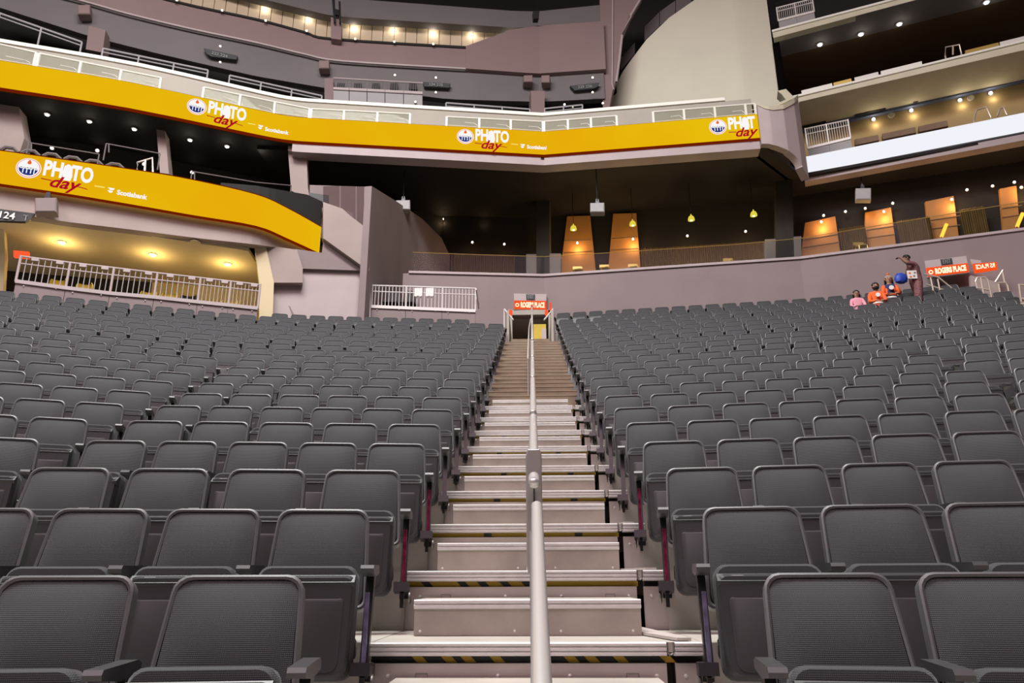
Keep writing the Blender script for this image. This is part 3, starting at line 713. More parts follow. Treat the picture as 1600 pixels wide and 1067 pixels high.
def ad(u, plan, z0, z1, parent, clip=False, scale=1.0, sponsor=True):
    """screen print: round crest, PHOTO with a phone in the middle, script day, small sponsor line"""
    c = onwall(u, 240, plan)                         # first guess, then at mid height
    zm = (z0+z1)/2
    for _ in range(4): c = onwall(u, zcurve_v(c.x, c.y, zm), plan)
    for a, b in zip(plan, plan[1:]):
        if min(a[0], b[0])-.01 <= c.x <= max(a[0], b[0])+.01: break
    t = (Vector(b)-Vector(a)).normalized(); R = frame_rot((t.x, t.y)); n = Vector((t.y, -t.x, 0)); H = (z1-z0)*scale
    arc = [0.0]
    for q0, q1 in zip(plan, plan[1:]): arc.append(arc[-1]+(Vector(q1)-Vector(q0)).length)
    i0 = plan.index(a); s0 = arc[i0]+(Vector((c.x, c.y))-Vector(a)).length
    def along(x):
        sx = s0+x*H
        for i in range(len(plan)-1):
            if sx <= arc[i+1] or i == len(plan)-2: break
        d_ = (Vector(plan[i+1])-Vector(plan[i])).normalized(); return Vector(plan[i])+d_*(sx-arc[i]), d_
    def pos(x, y, d=.012):
        q, d_ = along(x); return Vector((q.x+d_.y*d, q.y-d_.x*d, zm+y*H))
    def RR(x): d_ = along(x)[1]; return frame_rot((d_.x, d_.y))
    def flat(nm, pts, m, d): return MB().prism([pos(x, y, d) for x, y in pts], n*.004).build(nm, m, parent)
    cir = lambda cx_, cy_, r, k=24: [(cx_+r*math.cos(2*math.pi*i/k), cy_+r*math.sin(2*math.pi*i/k)) for i in range(k)]
    X = 0
    flat('crest_disc', cir(X, .08, .31), 'print_white', .006); flat('crest_ring', cir(X, .08, .285), 'print_orange', .011); flat('crest_disc', cir(X, .08, .268), 'print_white', .016)
    flat('crest_bowl', [(X+.23*math.cos(math.pi+math.pi*i/12), .05+.20*math.sin(math.pi+math.pi*i/12)) for i in range(13)]+[(X+.23, .09), (X-.23, .09)], 'print_navy', .021)
    for x in (-.13, -.04, .06, .14): flat('crest_drip', [(X+x, .06), (X+x+.025, .06), (X+x+.025, -.09), (X+x, -.09)], 'print_white', .026)
    flat('crest_drop', [(X, .34), (X+.05, .26), (X+.045, .21), (X, .19), (X-.045, .21), (X-.05, .26)], 'print_orange', .021)
    put('lettering', text_mesh('OILERS', .15*H, .004, 0, .002), 'print_white', parent, pos(X, .10, .032), R, 1.0, 1.25)
    me = text_mesh('PH', .50*H, .020*H, 0, .002); put('lettering', me, 'print_white', parent, pos(.60, .15, .012), RR(.60), .80, 1.30)
    if not clip: put('lettering', text_mesh('TO', .50*H, .020*H, 0, .002), 'print_white', parent, pos(1.33, .13, .012), RR(1.3), .78, 1.30)
    else: put('lettering', text_mesh('T', .50*H, .020*H, 0, .002), 'print_white', parent, pos(1.17, .13, .012), RR(1.1), .80, 1.30)
    flat('phone_shape', [(.87, -.12), (1.06, -.12), (1.09, .02), (1.06, .34), (1.00, .36), (.98, .39), (.92, .39), (.90, .35), (.86, .34), (.83, .10)], 'print_white', .014)
    me = text_mesh('day', .50*H, .010*H, .35, .002); put('lettering', me, 'print_red', parent, pos(.90, -.24, .030), RR(.9), 1.05, 1.0)
    flat('swash', [(.34, -.17), (.36, -.20), (.62, -.215), (.62, -.19)], 'print_red', .026)
    if not clip: flat('swash', [(1.20, -.26), (1.20, -.235), (1.50, -.275), (1.54, -.305)], 'print_red', .026)
    if sponsor:
        flat('sponsor_line', [(1.68, -.12), (1.94, -.12), (1.94, -.15), (1.68, -.15)], 'print_yellow', .012)
        for q in (0, 1): flat('sponsor_mark', [(2.02+.0, -.17-.09*q+.06), (2.05, -.11-.09*q), (2.20-.03*q, -.11-.09*q), (2.17-.03*q, -.17-.09*q), (2.08, -.18-.09*q)], 'print_white', .012)
        put('lettering', text_mesh('Scotiabank', .19*H, .006, 0, .002), 'print_white', parent, pos(2.66, -.22, .02), RR(2.66), .95, 1.1)
def zcurve_v(x, y, z): return proj(x, y, z)[1]
for u, cl in ((307, False), (727, False), (1122, True)): ad(u, RB, ZB, ZT, rib, cl, sponsor=not cl)

# parapet of the upper balcony and its framed glass panels
st(wallz('wall_balcony', shift(RB, .65), 13.9, 15.68, .2, 'parapet_beige'))
CUR = cut(shift(RB, .60), -18, 6.7); st(wallz('trim_3', CUR, 15.68, 15.80, .35, 'slab_white'))
st(slab('floor_balcony', shift(RB, .1), shift(RB, .7), ZT-.06, .05, 'parapet_beige'))
RBp = shift(RB, .04)
runs = [([-40, 57], 'at the far yellow suite end'), ([62, 127, 190, 252], 'before the first rose pillar'), ([319, 376, 430, 484], 'above the first printed crest'), ([487, 538, 590, 641], 'below the grey press box'),
        ([698, 749, 798, 848], 'above the middle crest, up to the bend'), ([850, 887, 923, 963], 'just past the bend in the ribbon'), ([1020, 1068, 1116, 1164, 1179], 'below the pale curved wall')]
TOPR = [(-40, 60), (62, 83.5), (252, 122), (319, 136.5), (430, 159.5), (484, 170), (641, 178), (698, 182.5), (848, 190), (850, 190), (963, 181), (1020, 175), (1180, 162)]
for us, where in runs:
    Q = []
    for u in us:
        p = onwall(u, interp(TOPR, u), RBp); Q.append((p.x, p.y, p.z))
    t = thing('glass_railing', ((Q[0][0]+Q[-1][0])/2, (Q[0][1]+Q[-1][1])/2, ZT), 'white framed glass railing on the yellow ribbon, '+where, 'railing', 'glass railings on the upper ribbon')
    z0 = ZT-.003
    for x, y, z in Q: MB().box((x, y, (z0+z)/2), (.07, .05, z-z0)).build('post', 'slab_white', t)
    for (x, y, z), (x2, y2, z2) in zip(Q, Q[1:]):
        MB().tube([(x, y, z), (x2, y2, z2)], .028, 6).build('top_rail', 'slab_white', t)
        MB().tube([(x, y, z0+.03), (x2, y2, z0+.03)], .025, 6).build('bottom_rail', 'slab_edge', t)
        MB().prism([(x, y+.01, z0+.03), (x2, y2+.01, z0+.03), (x2, y2+.01, z2), (x, y+.01, z)], (0, .012, 0)).build('pane', 'guard_glass', t)
        # reflection lines in the panes, modelled as bent white strips
        mx, my = x+(x2-x)*.55, y+(y2-y)*.55; ex, ey = x+(x2-x)*.95, y+(y2-y)*.95; dx, dy = (x2-x)*.10, (y2-y)*.10
        MB().tube([(mx, my-.03, z0+.17), (ex-dx, ey-.03, z0+.17), (ex, ey-.03, z0+.08)], .012, 5).build('cup_ledge', 'slab_white', t)

# ================================================================== upper gallery walls
UW = shift(RB, 3.2); UB = shift(RB, 6.5)
st(wallz('wall_gallery_back', UB+[(10, 27.5)], 13.5, 26, .2, 'black_void'))  # the gallery's deep shade is put into this near-black wall colour
T = [(-60, -46), (0, -31), (125, 0), (200, 21), (300, 45), (400, 66), (475, 84), (535, 95), (728, 107), (840, 115), (943, 108)]
T = smooth(T[:9], 4)+T[9:]
BC = [(-60, -6), (0, 12), (135, 55), (165, 63), (240, 82), (300, 96), (400, 119), (505, 137), (520, 140), (661, 150), (700, 155), (800, 158), (850, 159), (943, 154)]
st(band('wall_gallery', T, BC, UW, -60, 943, .3, 'grey_wall'))
Rc = [(-60, -90), (0, -70), (260, 0), (400, 31), (475, 51), (520, 62), (728, 75)]
Rc = smooth(Rc, 4)
st(band('wall_gallery_band', Rc, T, shift(RB, 3.1), -60, 728, .3, 'rose_wall'))
tl = [(u, v-1.2) for u, v in T]; tb = [(u, v+1.0) for u, v in T]
st(band('trim_4', tl, tb, shift(RB, 3.02), -60, 728, .08, 'mauve_light'))
st(band('trim_5', [(u, v-3) for u, v in Rc], [(u, v+.2) for u, v in Rc], shift(RB, 3.05), -60, 728, .2, 'black_void'))
RT = [(728, 72), (800, 46), (842, 40), (943, 33)]
st(band('wall_gallery_block', RT, T, shift(RB, 3.0), 728, 943, .4, 'rose_light'))
CT = [(250, -45), (330, -25), (400, -5), (510, 22), (540, 26), (800, 42), (835, 45)]
cof = thing('ceiling_gallery', (-4, 26, 17), kind='structure')
CW_ = shift(RB, 4.0); u = 252
while u < 826:
    band('ceiling_panel', CT, [(a, b+3) for a, b in Rc]+[(835, 80)], CW_, u+.6, u+16.8, .1, 'cream_panel', cof, 17); u += 17.4
st(band('wall_gallery_joint', CT, [(a, b+3) for a, b in Rc]+[(835, 80)], shift(RB, 4.06), 250, 835, .1, 'cream_joint'))
GT = [(330, -90), (470, -30), (575, 0), (800, 17), (838, 18), (936, 8)]
st(band('wall_gallery_top', GT, [(a, b+1) for a, b in CT[1:6]]+[(838, 43), (943, 36)], shift(RB, 3.4), 330, 938, .4, 'grey_top'))
for uv, m, nm in (([(139, 40), (165, 47), (160, 82), (134, 77)], 'rose_light', 'a'), ([(829.5, 142), (851, 142), (851, 178), (830, 177)], 'rose_light', 'b'), ([(507, 122), (521, 122), (521, 163), (507, 160)], 'rose_light', 'c'), ([(517, 27), (534, 29), (533, 62), (517, 60)], 'rose_light', 'd')):
    st(poly('pillar_gallery', uv, shift(RB, 2.8), .5, m))
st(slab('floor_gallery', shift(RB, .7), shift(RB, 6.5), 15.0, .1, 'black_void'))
# grey box with railing in the gallery
t = thing('press_box', onwall(590, 165, shift(RB, 2.6)), 'grey panelled gallery box with dark seats behind its bars', 'booth')
PB = shift(RB, 2.55); xs_ = [521, 546, 574, 602, 631, 661]
for a, b in zip(xs_, xs_[1:]):
    poly('panel', [(a, interp([(521, 139), (661, 147)], a)), (b-1, interp([(521, 139), (661, 147)], b)), (b-1, 168), (a, 168)], PB, .06, 'panel_grey', t)
    band('ledge', [(521, 136), (661, 143)], [(521, 139.5), (661, 147)], shift(PB, -.05), a, b-.6, .1, 'mauve_light', t)
    p, q = onwall(a, interp([(521, 122), (661, 130)], a), PB), onwall(b, interp([(521, 122), (661, 130)], b), PB)
    MB().tube([p, q], .03, 6).build('top_rail', 'mauve_light', t)
    for i in range(1, 8):
        uu = a+(b-a)*i/8; p = onwall(uu, interp([(521, 122), (661, 130)], uu), PB); q = onwall(uu, interp([(521, 137), (661, 145)], uu), PB)
        MB().tube([Vector((p.x, p.y, q.z)), p], .012, 4).build('baluster', 'grey_top', t)
    poly('seat_back', [((a+b)/2-7, 139), ((a+b)/2-6, 130), ((a+b)/2+5, 130), ((a+b)/2+6, 140)], shift(PB, .5), .06, 'dark_chair', t)
def sec_sign(uv, txt, cu, cv, where):
    pl = shift(RB, 3.0); t = thing('section_sign', onwall(*uv[0], pl), 'small black section sign on the grey gallery wall '+where, 'sign', 'section signs on the gallery wall')
    poly('board', uv, pl, .15, 'sign_black', t); a, b = onwall(cu-10, cv, pl), onwall(cu+10, cv+ (uv[1][1]-uv[0][1])/(uv[1][0]-uv[0][0])*20, pl)
    d_ = b-a; c = onwall(cu, cv, shift(RB, 2.97)); me = text_mesh(txt, .17, .002)
    Rr = frame_rot((d_.x, d_.y)); put('lettering', me, 'sign_grey_text', t, c, Rr)
sec_sign([(318, 75), (371, 87), (369, 93), (330, 88), (323, 84)], '222 224', 343, 85.5, 'past the first rose pillar')
sec_sign([(661, 128), (704, 130.5), (702, 137), (663, 135)], '224 225', 681, 132.5, 'beside the press box')
sec_sign([(891, 134), (937, 129), (934, 135), (928, 138), (898, 141)], '225 226', 914, 135.5, 'near the pale curved wall')
def speaker(u, v, w, h, plan, m, label, mount=True, thick=.35, grp='wall loudspeakers', hang=0):
    t = thing('loudspeaker', onwall(u, v+h/2, plan), label, 'loudspeaker', grp)
    p = [onwall(u-w/2, v-h/2+.5, plan), onwall(u+w/2, v-h/2, plan), onwall(u+w/2, v+h/2, plan), onwall(u-w/2, v+h/2, plan)]
    tt = Vector(((p[1]-p[0]).x, (p[1]-p[0]).y, 0)).normalized(); n = Vector((tt.y, -tt.x, 0)); 
    mb = MB(); c = sum(p, Vector())/4
    mb.loft([[q-n*thick*.5 for q in p], [q+n*thick*.42 for q in p], [c+(q-c)*.93+n*thick*.5 for q in p]]); mb.build('cabinet', m, t)
    MB().prism([c+(q-c)*.86+n*thick*.505 for q in p], n*.01).build('grille', m, t)
    if mount:
        mw = (p[1]-p[0])*.16; top = (p[0]+p[1])/2
        MB().prism([top-mw, top+mw, top+mw*.6+Vector((0, 0, .22)), top-mw*.6+Vector((0, 0, .22))], -n*.1).build('bracket', 'black_metal', t)
        if hang: MB().tube([top+Vector((0, 0, .15)), Vector((top.x, top.y, hang))], .02, 6).build('hanger', 'black_metal', t)
    return t
for u, v, w, h, l in ((133, 20, 19, 15, 'rose loudspeaker on the gallery wall above the first rose pillar'), (507, 105, 16, 13, 'rose loudspeaker on the gallery wall beside the press box'), (824.5, 127, 14, 11, 'rose loudspeaker on the gallery wall above the middle pillar'), (853, 127.5, 13, 12, 'rose loudspeaker just past the middle pillar on the gallery wall')):
    speaker(u, v, w, h, shift(RB, 2.95), 'rose_wall', l, False)
# rails in the dark slots
for pth, l in (([(0, 21), (128, 66)], 'before the first rose pillar'), ([(161, 76), (325, 110)], 'after the first rose pillar'), ([(359, 118), (503, 150)], 'before the press box'), ([(697, 161), (828, 171)], 'after the press box'), ([(851, 170), (910, 164)], 'by the last gallery sign')):
    pl = shift(RB, 2.2); a, b = [onwall(u, v, pl) for u, v in pth]
    t = thing('gallery_rail', (a+b)/2-Vector((0, 0, .4)), 'grey gallery rail in the dark slot '+l, 'railing', 'gallery rails')
    n = max(2, round((b-a).length/1.2)); MB().tube([a+(b-a)*i/n for i in range(n+1)], .035, 6).build('rail', 'speaker_grey', t)
    MB().tube([a+(b-a)*i/n-Vector((0, 0, .14)) for i in range(n+1)], .025, 6).build('mid_rail', 'speaker_grey', t)
    for i in range(n+1): q = a+(b-a)*i/n; MB().tube([Vector((q.x, q.y, 15.08)), q], .03, 6).build('post', 'speaker_grey', t)
t = thing('rigging_bracket', onwall(525, 30, shift(RB, 2.6)), 'black steel rigging bracket hanging before the lit gallery ceiling', 'bracket')
for uv in ([(518.5, -2), (523, -2), (524.5, 34), (521.5, 34)], [(529, 2), (532, 2), (533, 35), (530, 35)], [(521, 13), (531, 16), (531, 24), (521, 22)]): poly('steel_bar', uv, shift(RB, 2.6), .12, 'black_metal', t)
t = poly('hanging_box', [(833, 17), (843, 17), (842, 29), (834, 29)], shift(RB, 2.6), .25, 'black_void'); tag(t, 'small black box fixed under the grey gallery top', 'box')

# ---------------- round lamps
def lamp(u, v, plan=None, z=None, r=.06, m='lamp_white', label='', grp='', power=0, col=(1, .9, .75)):
    p = onwall(u, v, plan) if plan else atZ(u, v, z)
    t = thing('downlight', p, label, 'lamp', grp)
    if plan:
        n = -Vector((p.x, p.y, 0)).normalized()
        MB().lathe((0, 0, 0), [(r*1.5, 0), (r*1.5, .02), (r*1.1, .03)], 12).build('trim_ring', 'speaker_grey', t, world=False)
        b = MB().lathe((0, 0, 0), [(r, .02), (r*.9, .05), (r*.3, .07)], 12).build('lens', m, t, True, world=False)
        t.rotation_euler = n.to_track_quat('Z', 'Y').to_euler()
    else:
        MB().lathe((0, 0, -.03), [(r*1.5, .03), (r*1.5, .01), (r*1.1, 0)], 12).build('trim_ring', 'speaker_grey', t, world=False)
        MB().lathe((0, 0, -.07), [(r*.3, 0), (r*.9, .02), (r, .05)], 12).build('lens', m, t, True, world=False)
    if power: point('downlight_glow', p+Vector((0, -.1, -.25)), power, col)
    return t
for i, (u, v) in enumerate([(417, 6), (483, 22), (554, 36), (616, 39), (677, 44), (738, 47), (798, 52)]):
    lamp(u, v, shift(RB, 3.97), r=.05, label='bright lamp in the cream gallery ceiling, %s counting towards the curved wall' % ORD[i], grp='lamps in the cream gallery ceiling', power=9)
for i, (u, v) in enumerate([(276, 1), (347, 17), (415, 33), (479, 49), (555, 61.5), (616, 66), (677, 69.5)]):
    lamp(u, v, shift(RB, 2.95), r=.035, m='lamp_warm', label='tiny warm lamp below the cream panels, %s counting towards the curved wall' % ORD[i], grp='tiny lamps below the cream panels')
for i, (u, v) in enumerate([(344, 73), (344, 98), (617, 118), (681, 122), (681, 145), (649, 160), (926, 122), (926, 145), (942, 162), (882, 164), (895, 167)]):
    lamp(u, v, shift(RB, 2.5 if v > 150 else 2.9), r=.035, m='lamp_warm', label='tiny warm lamp '+('above the gallery sign past the first rose pillar,below the gallery sign past the first rose pillar,over the press box,above the gallery sign beside the press box,below the gallery sign beside the press box,at the press box foot,above the gallery sign near the curved wall,below the gallery sign near the curved wall,at the rose wall edge,in the last dark slot by the middle pillar,in the last dark slot under the gallery sign'.split(',')[i]), grp='tiny lamps on the gallery wall')
# ================================================================== pale curved wall and the curved corner
DR = [(3.1, 27.0), (4.6, 26.2), (6.4, 25.4), (8.2, 24.95), (9.6, 24.9), (11.2, 25.3)]
st(band('wall_drum', [(963, 131), (973, 112), (985, 95), (1010, 62), (1045, 28), (1085, 0), (1140, -30), (1194, -55)], [(940, 185), (1140, 175), (1217, 160)], DR, 963, 1191, .3, 'drum', step=12, smooth=20))
st(band('wall_drum_base', [(940, 165), (985, 128), (1060, 105), (1217, 66)], [(940, 186), (1140, 178), (1217, 166)], shift(DR, -.06), 950, 1206, .1, 'drum_low', step=12, smooth=20))
MP = [(2.6, 25.6), (5.6, 24.9)]
st(poly('wall_rose', [(936, -30), (1014, -30), (1000, 0), (985, 25), (972, 55), (967, 100), (962, 125), (957, 142), (952, 170), (942, 170)], MP, .25, 'rose_light'))
o = MB().tube([onwall(u, v, shift(MP, -.05)) for u, v in [(1014, -30), (1000, 0), (985, 25), (972, 55), (967.5, 95), (963, 128)]], .05, 8).build('trim_6', 'mauve_light', None, True); st(o)
o = MB().tube([onwall(u, v, shift(MP, -.05)) for u, v in [(957.5, -30), (957, 100), (956.5, 132), (959, 140)]], .03, 8).build('trim_7', 'mauve_light', None, True); st(o)
st(wallz('wall_drum_back', [(2.4, 29), (14, 28)], 13, 30, .2, 'black_void'))  # unlit opening behind the drum, its shade put into the near-black colour
for i, uv in enumerate(([(970, 110), (970, 91), (992, 66), (992, 84)], [(1007, 64), (1007, 42), (1030, 19), (1030, 41)], [(1031, 40), (1031, 18), (1055, 1), (1055, 21)], [(1056, 20), (1056, 0), (1080, -17), (1080, 4)])):
    o = poly('guard_pane', uv, shift(DR, .4), .02, 'speaker_dark'); tag(o, 'smoked glass guard pane on the pale curved wall, %s from its lowest end' % ORD[i], 'glass pane', 'guard panes on the pale curved wall')
HC = [(7.42, 21.73), (7.9, 21.70), (8.4, 21.80), (8.9, 22.1), (9.3, 22.6), (9.6, 23.3), (9.75, 24.3)]
st(band('wall_horn', [(1170, 162), (1183, 164), (1195, 169.5), (1208, 172), (1225, 170), (1240, 162), (1247, 155)], [(1187, 224.5), (1200, 224.5), (1215, 228), (1232, 235), (1247, 247), (1257, 266)], HC, 1183, 1247, .25, 'mauve_light', step=5, smooth=30))
st(band('trim_8', [(1170, 160), (1183, 162), (1195, 165), (1208, 166), (1225, 163), (1240, 154), (1247, 148)], [(1170, 162), (1183, 164), (1195, 169.5), (1208, 172), (1225, 170), (1240, 162), (1247, 155)], shift(HC, -.03), 1183, 1247, .9, 'slab_edge', step=5, smooth=30))
st(poly('trim_9', [(1215, 142), (1228, 139), (1249, 160), (1238, 166), (1231, 160), (1222, 148)], [(8.6, 23.4), (10.2, 23.0)], .5, 'slab_edge'))
st(wallz('wall_horn_inner', [(7.5, 22.4), (9.4, 24.4)], 13.6, 15.6, .1, 'brown_dark'))
# ---------------- storeys on the far side
RL = [(9.55, 24.17), (17.5, 21.0)]
wb = thing('led_ribbon_board', (13, 23, 13.7), 'blank white screen ribbon along the balcony past the curved corner', 'screen')
band('screen', [(1258, 245), (1600, 176)], [(1258, 271), (1600, 205)], RL, 1258, 1640, .12, 'led_white', wb)
st(band('trim_10', [(1258, 271), (1600, 205)], [(1258, 274), (1600, 208)], shift(RL, .02), 1258, 1640, .1, 'sign_black'))
st(band('trim_11', [(1258, 273), (1600, 207)], [(1254, 284.5), (1600, 219)], shift(RL, .05), 1256, 1640, .4, 'mauve_cap'))
E2T, E2B = [(1237, 150), (1600, 62)], [(1245, 160), (1600, 77)]
st(band('trim_12', E2T, [(1239, 152.5), (1600, 65)], shift(RL, -.06), 1237, 1640, .3, 'slab_white'))
st(band('wall_storey_edge', [(1239, 152), (1600, 64)], E2B, RL, 1239, 1640, .3, 'slab_edge'))
E3T, E3B = [(1205, 47), (1385, 0), (1600, -56)], [(1206, 60), (1430, 0), (1600, -45)]
st(band('trim_13', E3T, [(1205, 50), (1385, 3), (1600, -53)], shift(RL, -.06), 1206, 1640, .3, 'slab_white'))
st(band('wall_storey_edge', [(1205, 49), (1385, 2), (1600, -54)], E3B, RL, 1207, 1640, .3, 'slab_edge'))
RLx = [(9.5, 24.19), (17.5, 21.0)]
z2 = zcurve(12.0, interp(RL, 12.0), E2B); z3 = zcurve(12.0, interp(RL, 12.0), E3B)
st(slab('ceiling_storey', RLx, shift(RLx, 2.1), z2, .1, 'slab_under')); st(slab('ceiling_storey', RLx, shift(RLx, 1.3), z3, .1, 'grey_top')); st(slab('ceiling_storey', shift(RLx, 1.3), shift(RLx, 6), z3+.02, .1, 'brown_dark'))
st(band('wall_storey', [(1240, 206), (1600, 124)], [(1240, 290), (1640, 230)], shift(RLx, 2.0), 1236, 1650, .2, 'gold_wall'))
st(band('trim_14', [(1240, 201), (1600, 118)], [(1240, 207.5), (1600, 125.5)], shift(RLx, 1.82), 1238, 1650, .25, 'blue_strip'))
for ix, a in enumerate((1252, 1335, 1426, 1524)):
    o = band('vent_grille', [(1240, 198), (1600, 113)], [(1240, 203), (1600, 118.5)], shift(RLx, 1.7), a, a+48 if a > 1252 else a+38, .1, 'sign_black'); tag(o, 'long black air vent in the brown soffit, %s from the curved corner' % ORD[ix], 'vent', 'air vents in the brown soffit')
st(band('wall_storey', [(1215, 80), (1600, -20)], [(1215, 170), (1640, 90)], shift(RLx, 4.8), 1205, 1650, .2, 'brown_dark'))
st(band('wall_storey_slot', [(1241, 96), (1560, 20)], [(1241, 112), (1560, 36)], shift(RLx, 4.6), 1241, 1560, .1, 'black_void'))
st(wallz('wall_storey_back', shift(RLx, 3.0), z3+.3, z3+4, .2, 'black_void'))
st(slab('floor_storey', shift(RL, .05), shift(RLx, 2.2), zcurve(12.0, interp(RL, 12.0), [(1258, 245), (1600, 176)])-.03, .03, 'wood_brown')); st(slab('floor_storey', shift(RL, .05), shift(RLx, 5), zcurve(12.0, interp(RL, 12.0), E2T)-.04, .03, 'wood_brown'))
def bars(name, label, cat, plan, top, mid, bot, us, m_rail, m_bar, m_panel, nb, grp=None, r=.025, plates=False):
    """railing: posts at us, top rail, bars down to a ledge, panels below"""
    p0 = onwall(us[0], interp(bot, us[0]), plan); p1 = onwall(us[-1], interp(bot, us[-1]), plan)
    t = thing(name, (p0+p1)/2, label, cat, grp)
    def col(u):
        p = onwall(u, interp(mid, u), plan); return p.x, p.y, zcurve(p.x, p.y, top), p.z, zcurve(p.x, p.y, bot)
    K = [col(u) for u in us]
    for x, y, a, b, c in K: MB().tube([(x, y, b-.05), (x, y, a+.02)], r*1.2, 8).build('post', m_rail, t, True)
    for (x, y, a, b, c), (x2, y2, a2, b2, c2) in zip(K, K[1:]):
        MB().tube([(x, y, a), (x2, y2, a2)], r, 8).build('top_rail', m_rail, t, True)
        MB().tube([(x, y, a-(a-b)*.30), (x2, y2, a2-(a2-b2)*.30)], r*.7, 6).build('mid_rail', m_rail, t, True)
        L = Vector((x2-x, y2-y)); n = Vector((L.y, -L.x)).normalized()*.04
        if n.dot(Vector((x, y))) > 0: n = -n
        h = .09
        MB().prism([(x+n.x, y+n.y, b), (x2+n.x, y2+n.y, b2), (x2+n.x, y2+n.y, b2-h), (x+n.x, y+n.y, b-h)], (-n.x*3, -n.y*3, 0)).build('ledge', m_rail, t)
        e = .006
        MB().prism([(x+L.x*e, y+L.y*e, b-h), (x2-L.x*e, y2-L.y*e, b2-h), (x2-L.x*e, y2-L.y*e, c2), (x+L.x*e, y+L.y*e, c)], (-n.x*2, -n.y*2, 0)).build('panel', m_panel, t)
        for s in (.18, .82):
            MB().lathe((x+L.x*s+n.x*.4, y+L.y*s+n.y*.4, b-h-.06), [(.014, 0), (.014, -.012), (.004, -.018)], 8, 'Y').build('bolt', 'white_metal', t)
        for i in range(1, nb):
            s = i/nb; X, Y = x+L.x*s, y+L.y*s
            MB().tube([(X, Y, b+(b2-b)*s), (X, Y, a+(a2-a)*s)], r*.42, 5).build('baluster', m_bar, t)
        if plates:
            for s in (.3, .8):
                X, Y, Z = x+L.x*s+n.x*.6, y+L.y*s+n.y*.6, a+(a2-a)*s-.045
                MB().box((X, Y, Z), (.16, .03, .07), Matrix.Rotation(math.atan2(L.y, L.x), 3, 'Z')).build('seat_number_plate', 'mauve_light', t)
    return t
bars('balcony_railing', 'white barred railing on a grey base above the white screen', 'railing', shift(RL, .4), [(1260, 201), (1327, 187)], [(1263, 230), (1330, 214)], [(1265, 246), (1332, 232)], [1262, 1295, 1329], 'white_metal', 'white_metal', 'panel_grey', 9)
bars('balcony_railing', 'white barred railing on a grey base at the topmost storey', 'railing', shift(RL, .4), [(1215, 12), (1270, -2)], [(1217, 31), (1272, 17)], [(1218, 44), (1273, 30)], [1216, 1244, 1272], 'white_metal', 'white_metal', 'panel_grey', 9)
tubes('stair_railing', 'pale looped stair rail above the far end of the white screen', 'railing', shift(RL, .9), [[(1521, 188), (1526, 172), (1541, 167), (1548, 184)], [(1558, 182), (1563, 169), (1568, 168), (1573, 180)]], .03, 'pale_metal', None, .5)
tubes('stair_railing', 'pale box shaped rail on the upper cream ledge', 'railing', shift(RL, .5), [[(1477, 88), (1477, 74), (1499, 70), (1502, 84)], [(1489, 86), (1489, 72)]], .03, 'pale_metal', None, .4)
for i, (a, b_) in enumerate(((1252, 1300), (1302, 1330), (1335, 1372), (1376, 1440), (1508, 1560), (1562, 1600))):
    o = band('table_setting_shelf', [(1240, 144.5), (1600, 56.5)], [(1240, 154), (1600, 66)], shift(RL, .16), a, b_, .25, ('slab_white', 'gold', 'white_metal')[i % 3]); tag(o, 'narrow shelf of tableware on the upper cream ledge, %s from the curved wall' % ORD[i], 'shelf', 'shelves along the upper cream ledge')
for i, (a, b_) in enumerate(((1335, 1372), (1378, 1430), (1435, 1480))):
    o = band('booth_bench', [(1330, 219), (1490, 186)], [(1330, 228), (1490, 195)], shift(RL, .8), a, b_, .4, 'wood_brown'); tag(o, 'dark brown booth bench above the white screen, %s from the barred railing' % ORD[i], 'bench', 'booth benches above the white screen')
for pp, zz, nm in (([(1281, 69), (1345, 53), (1405, 37), (1541, 3)], z3, 'a'), ):
    for ix, (u, v) in enumerate(pp): lamp(u, v, z=zz-.03, r=.085, m='lamp_cool', label='small white ceiling lamp under the top storey, %s from the curved wall' % ORD[ix], grp='ceiling lamps under the top storey', power=2)
for ix, (u, v) in enumerate([(1293, 127), (1300, 102), (1367, 87), (1437, 72), (1537, 61)]): lamp(u, v, shift(RLx, 4.5), r=.06, m='lamp_cool', label='small white lamp on the dark storey wall, %s from the curved wall' % ORD[ix], grp='lamps on the dark storey wall')
for ix, (u, v) in enumerate([(1365, 187), (1424, 173), (1500, 157), (1548, 146)]): lamp(u, v, shift(RLx, 1.98), r=.06, m='lamp_white', label='small white lamp on the gold wall, %s from the curved wall' % ORD[ix], grp='lamps on the gold wall', power=5, col=(1, .85, .6))
for u, v, ww in [(1393, 180, 'nearer'), (1517, 153, 'farther from')]:
    p = onwall(u, v, shift(RLx, 1.98)); o = MB().lathe((0, 0, 0), [(.12, 0), (.12, .02), (.09, .03), (.09, .01)], 14).build('round_vent', 'slab_edge'); o.location = p; o.rotation_euler = (-Vector((p.x, p.y, 0))).to_track_quat('Z', 'Y').to_euler(); tag(o, 'round pale vent in the gold wall, %s the barred railing' % ww, 'vent', 'round vents in the gold wall')

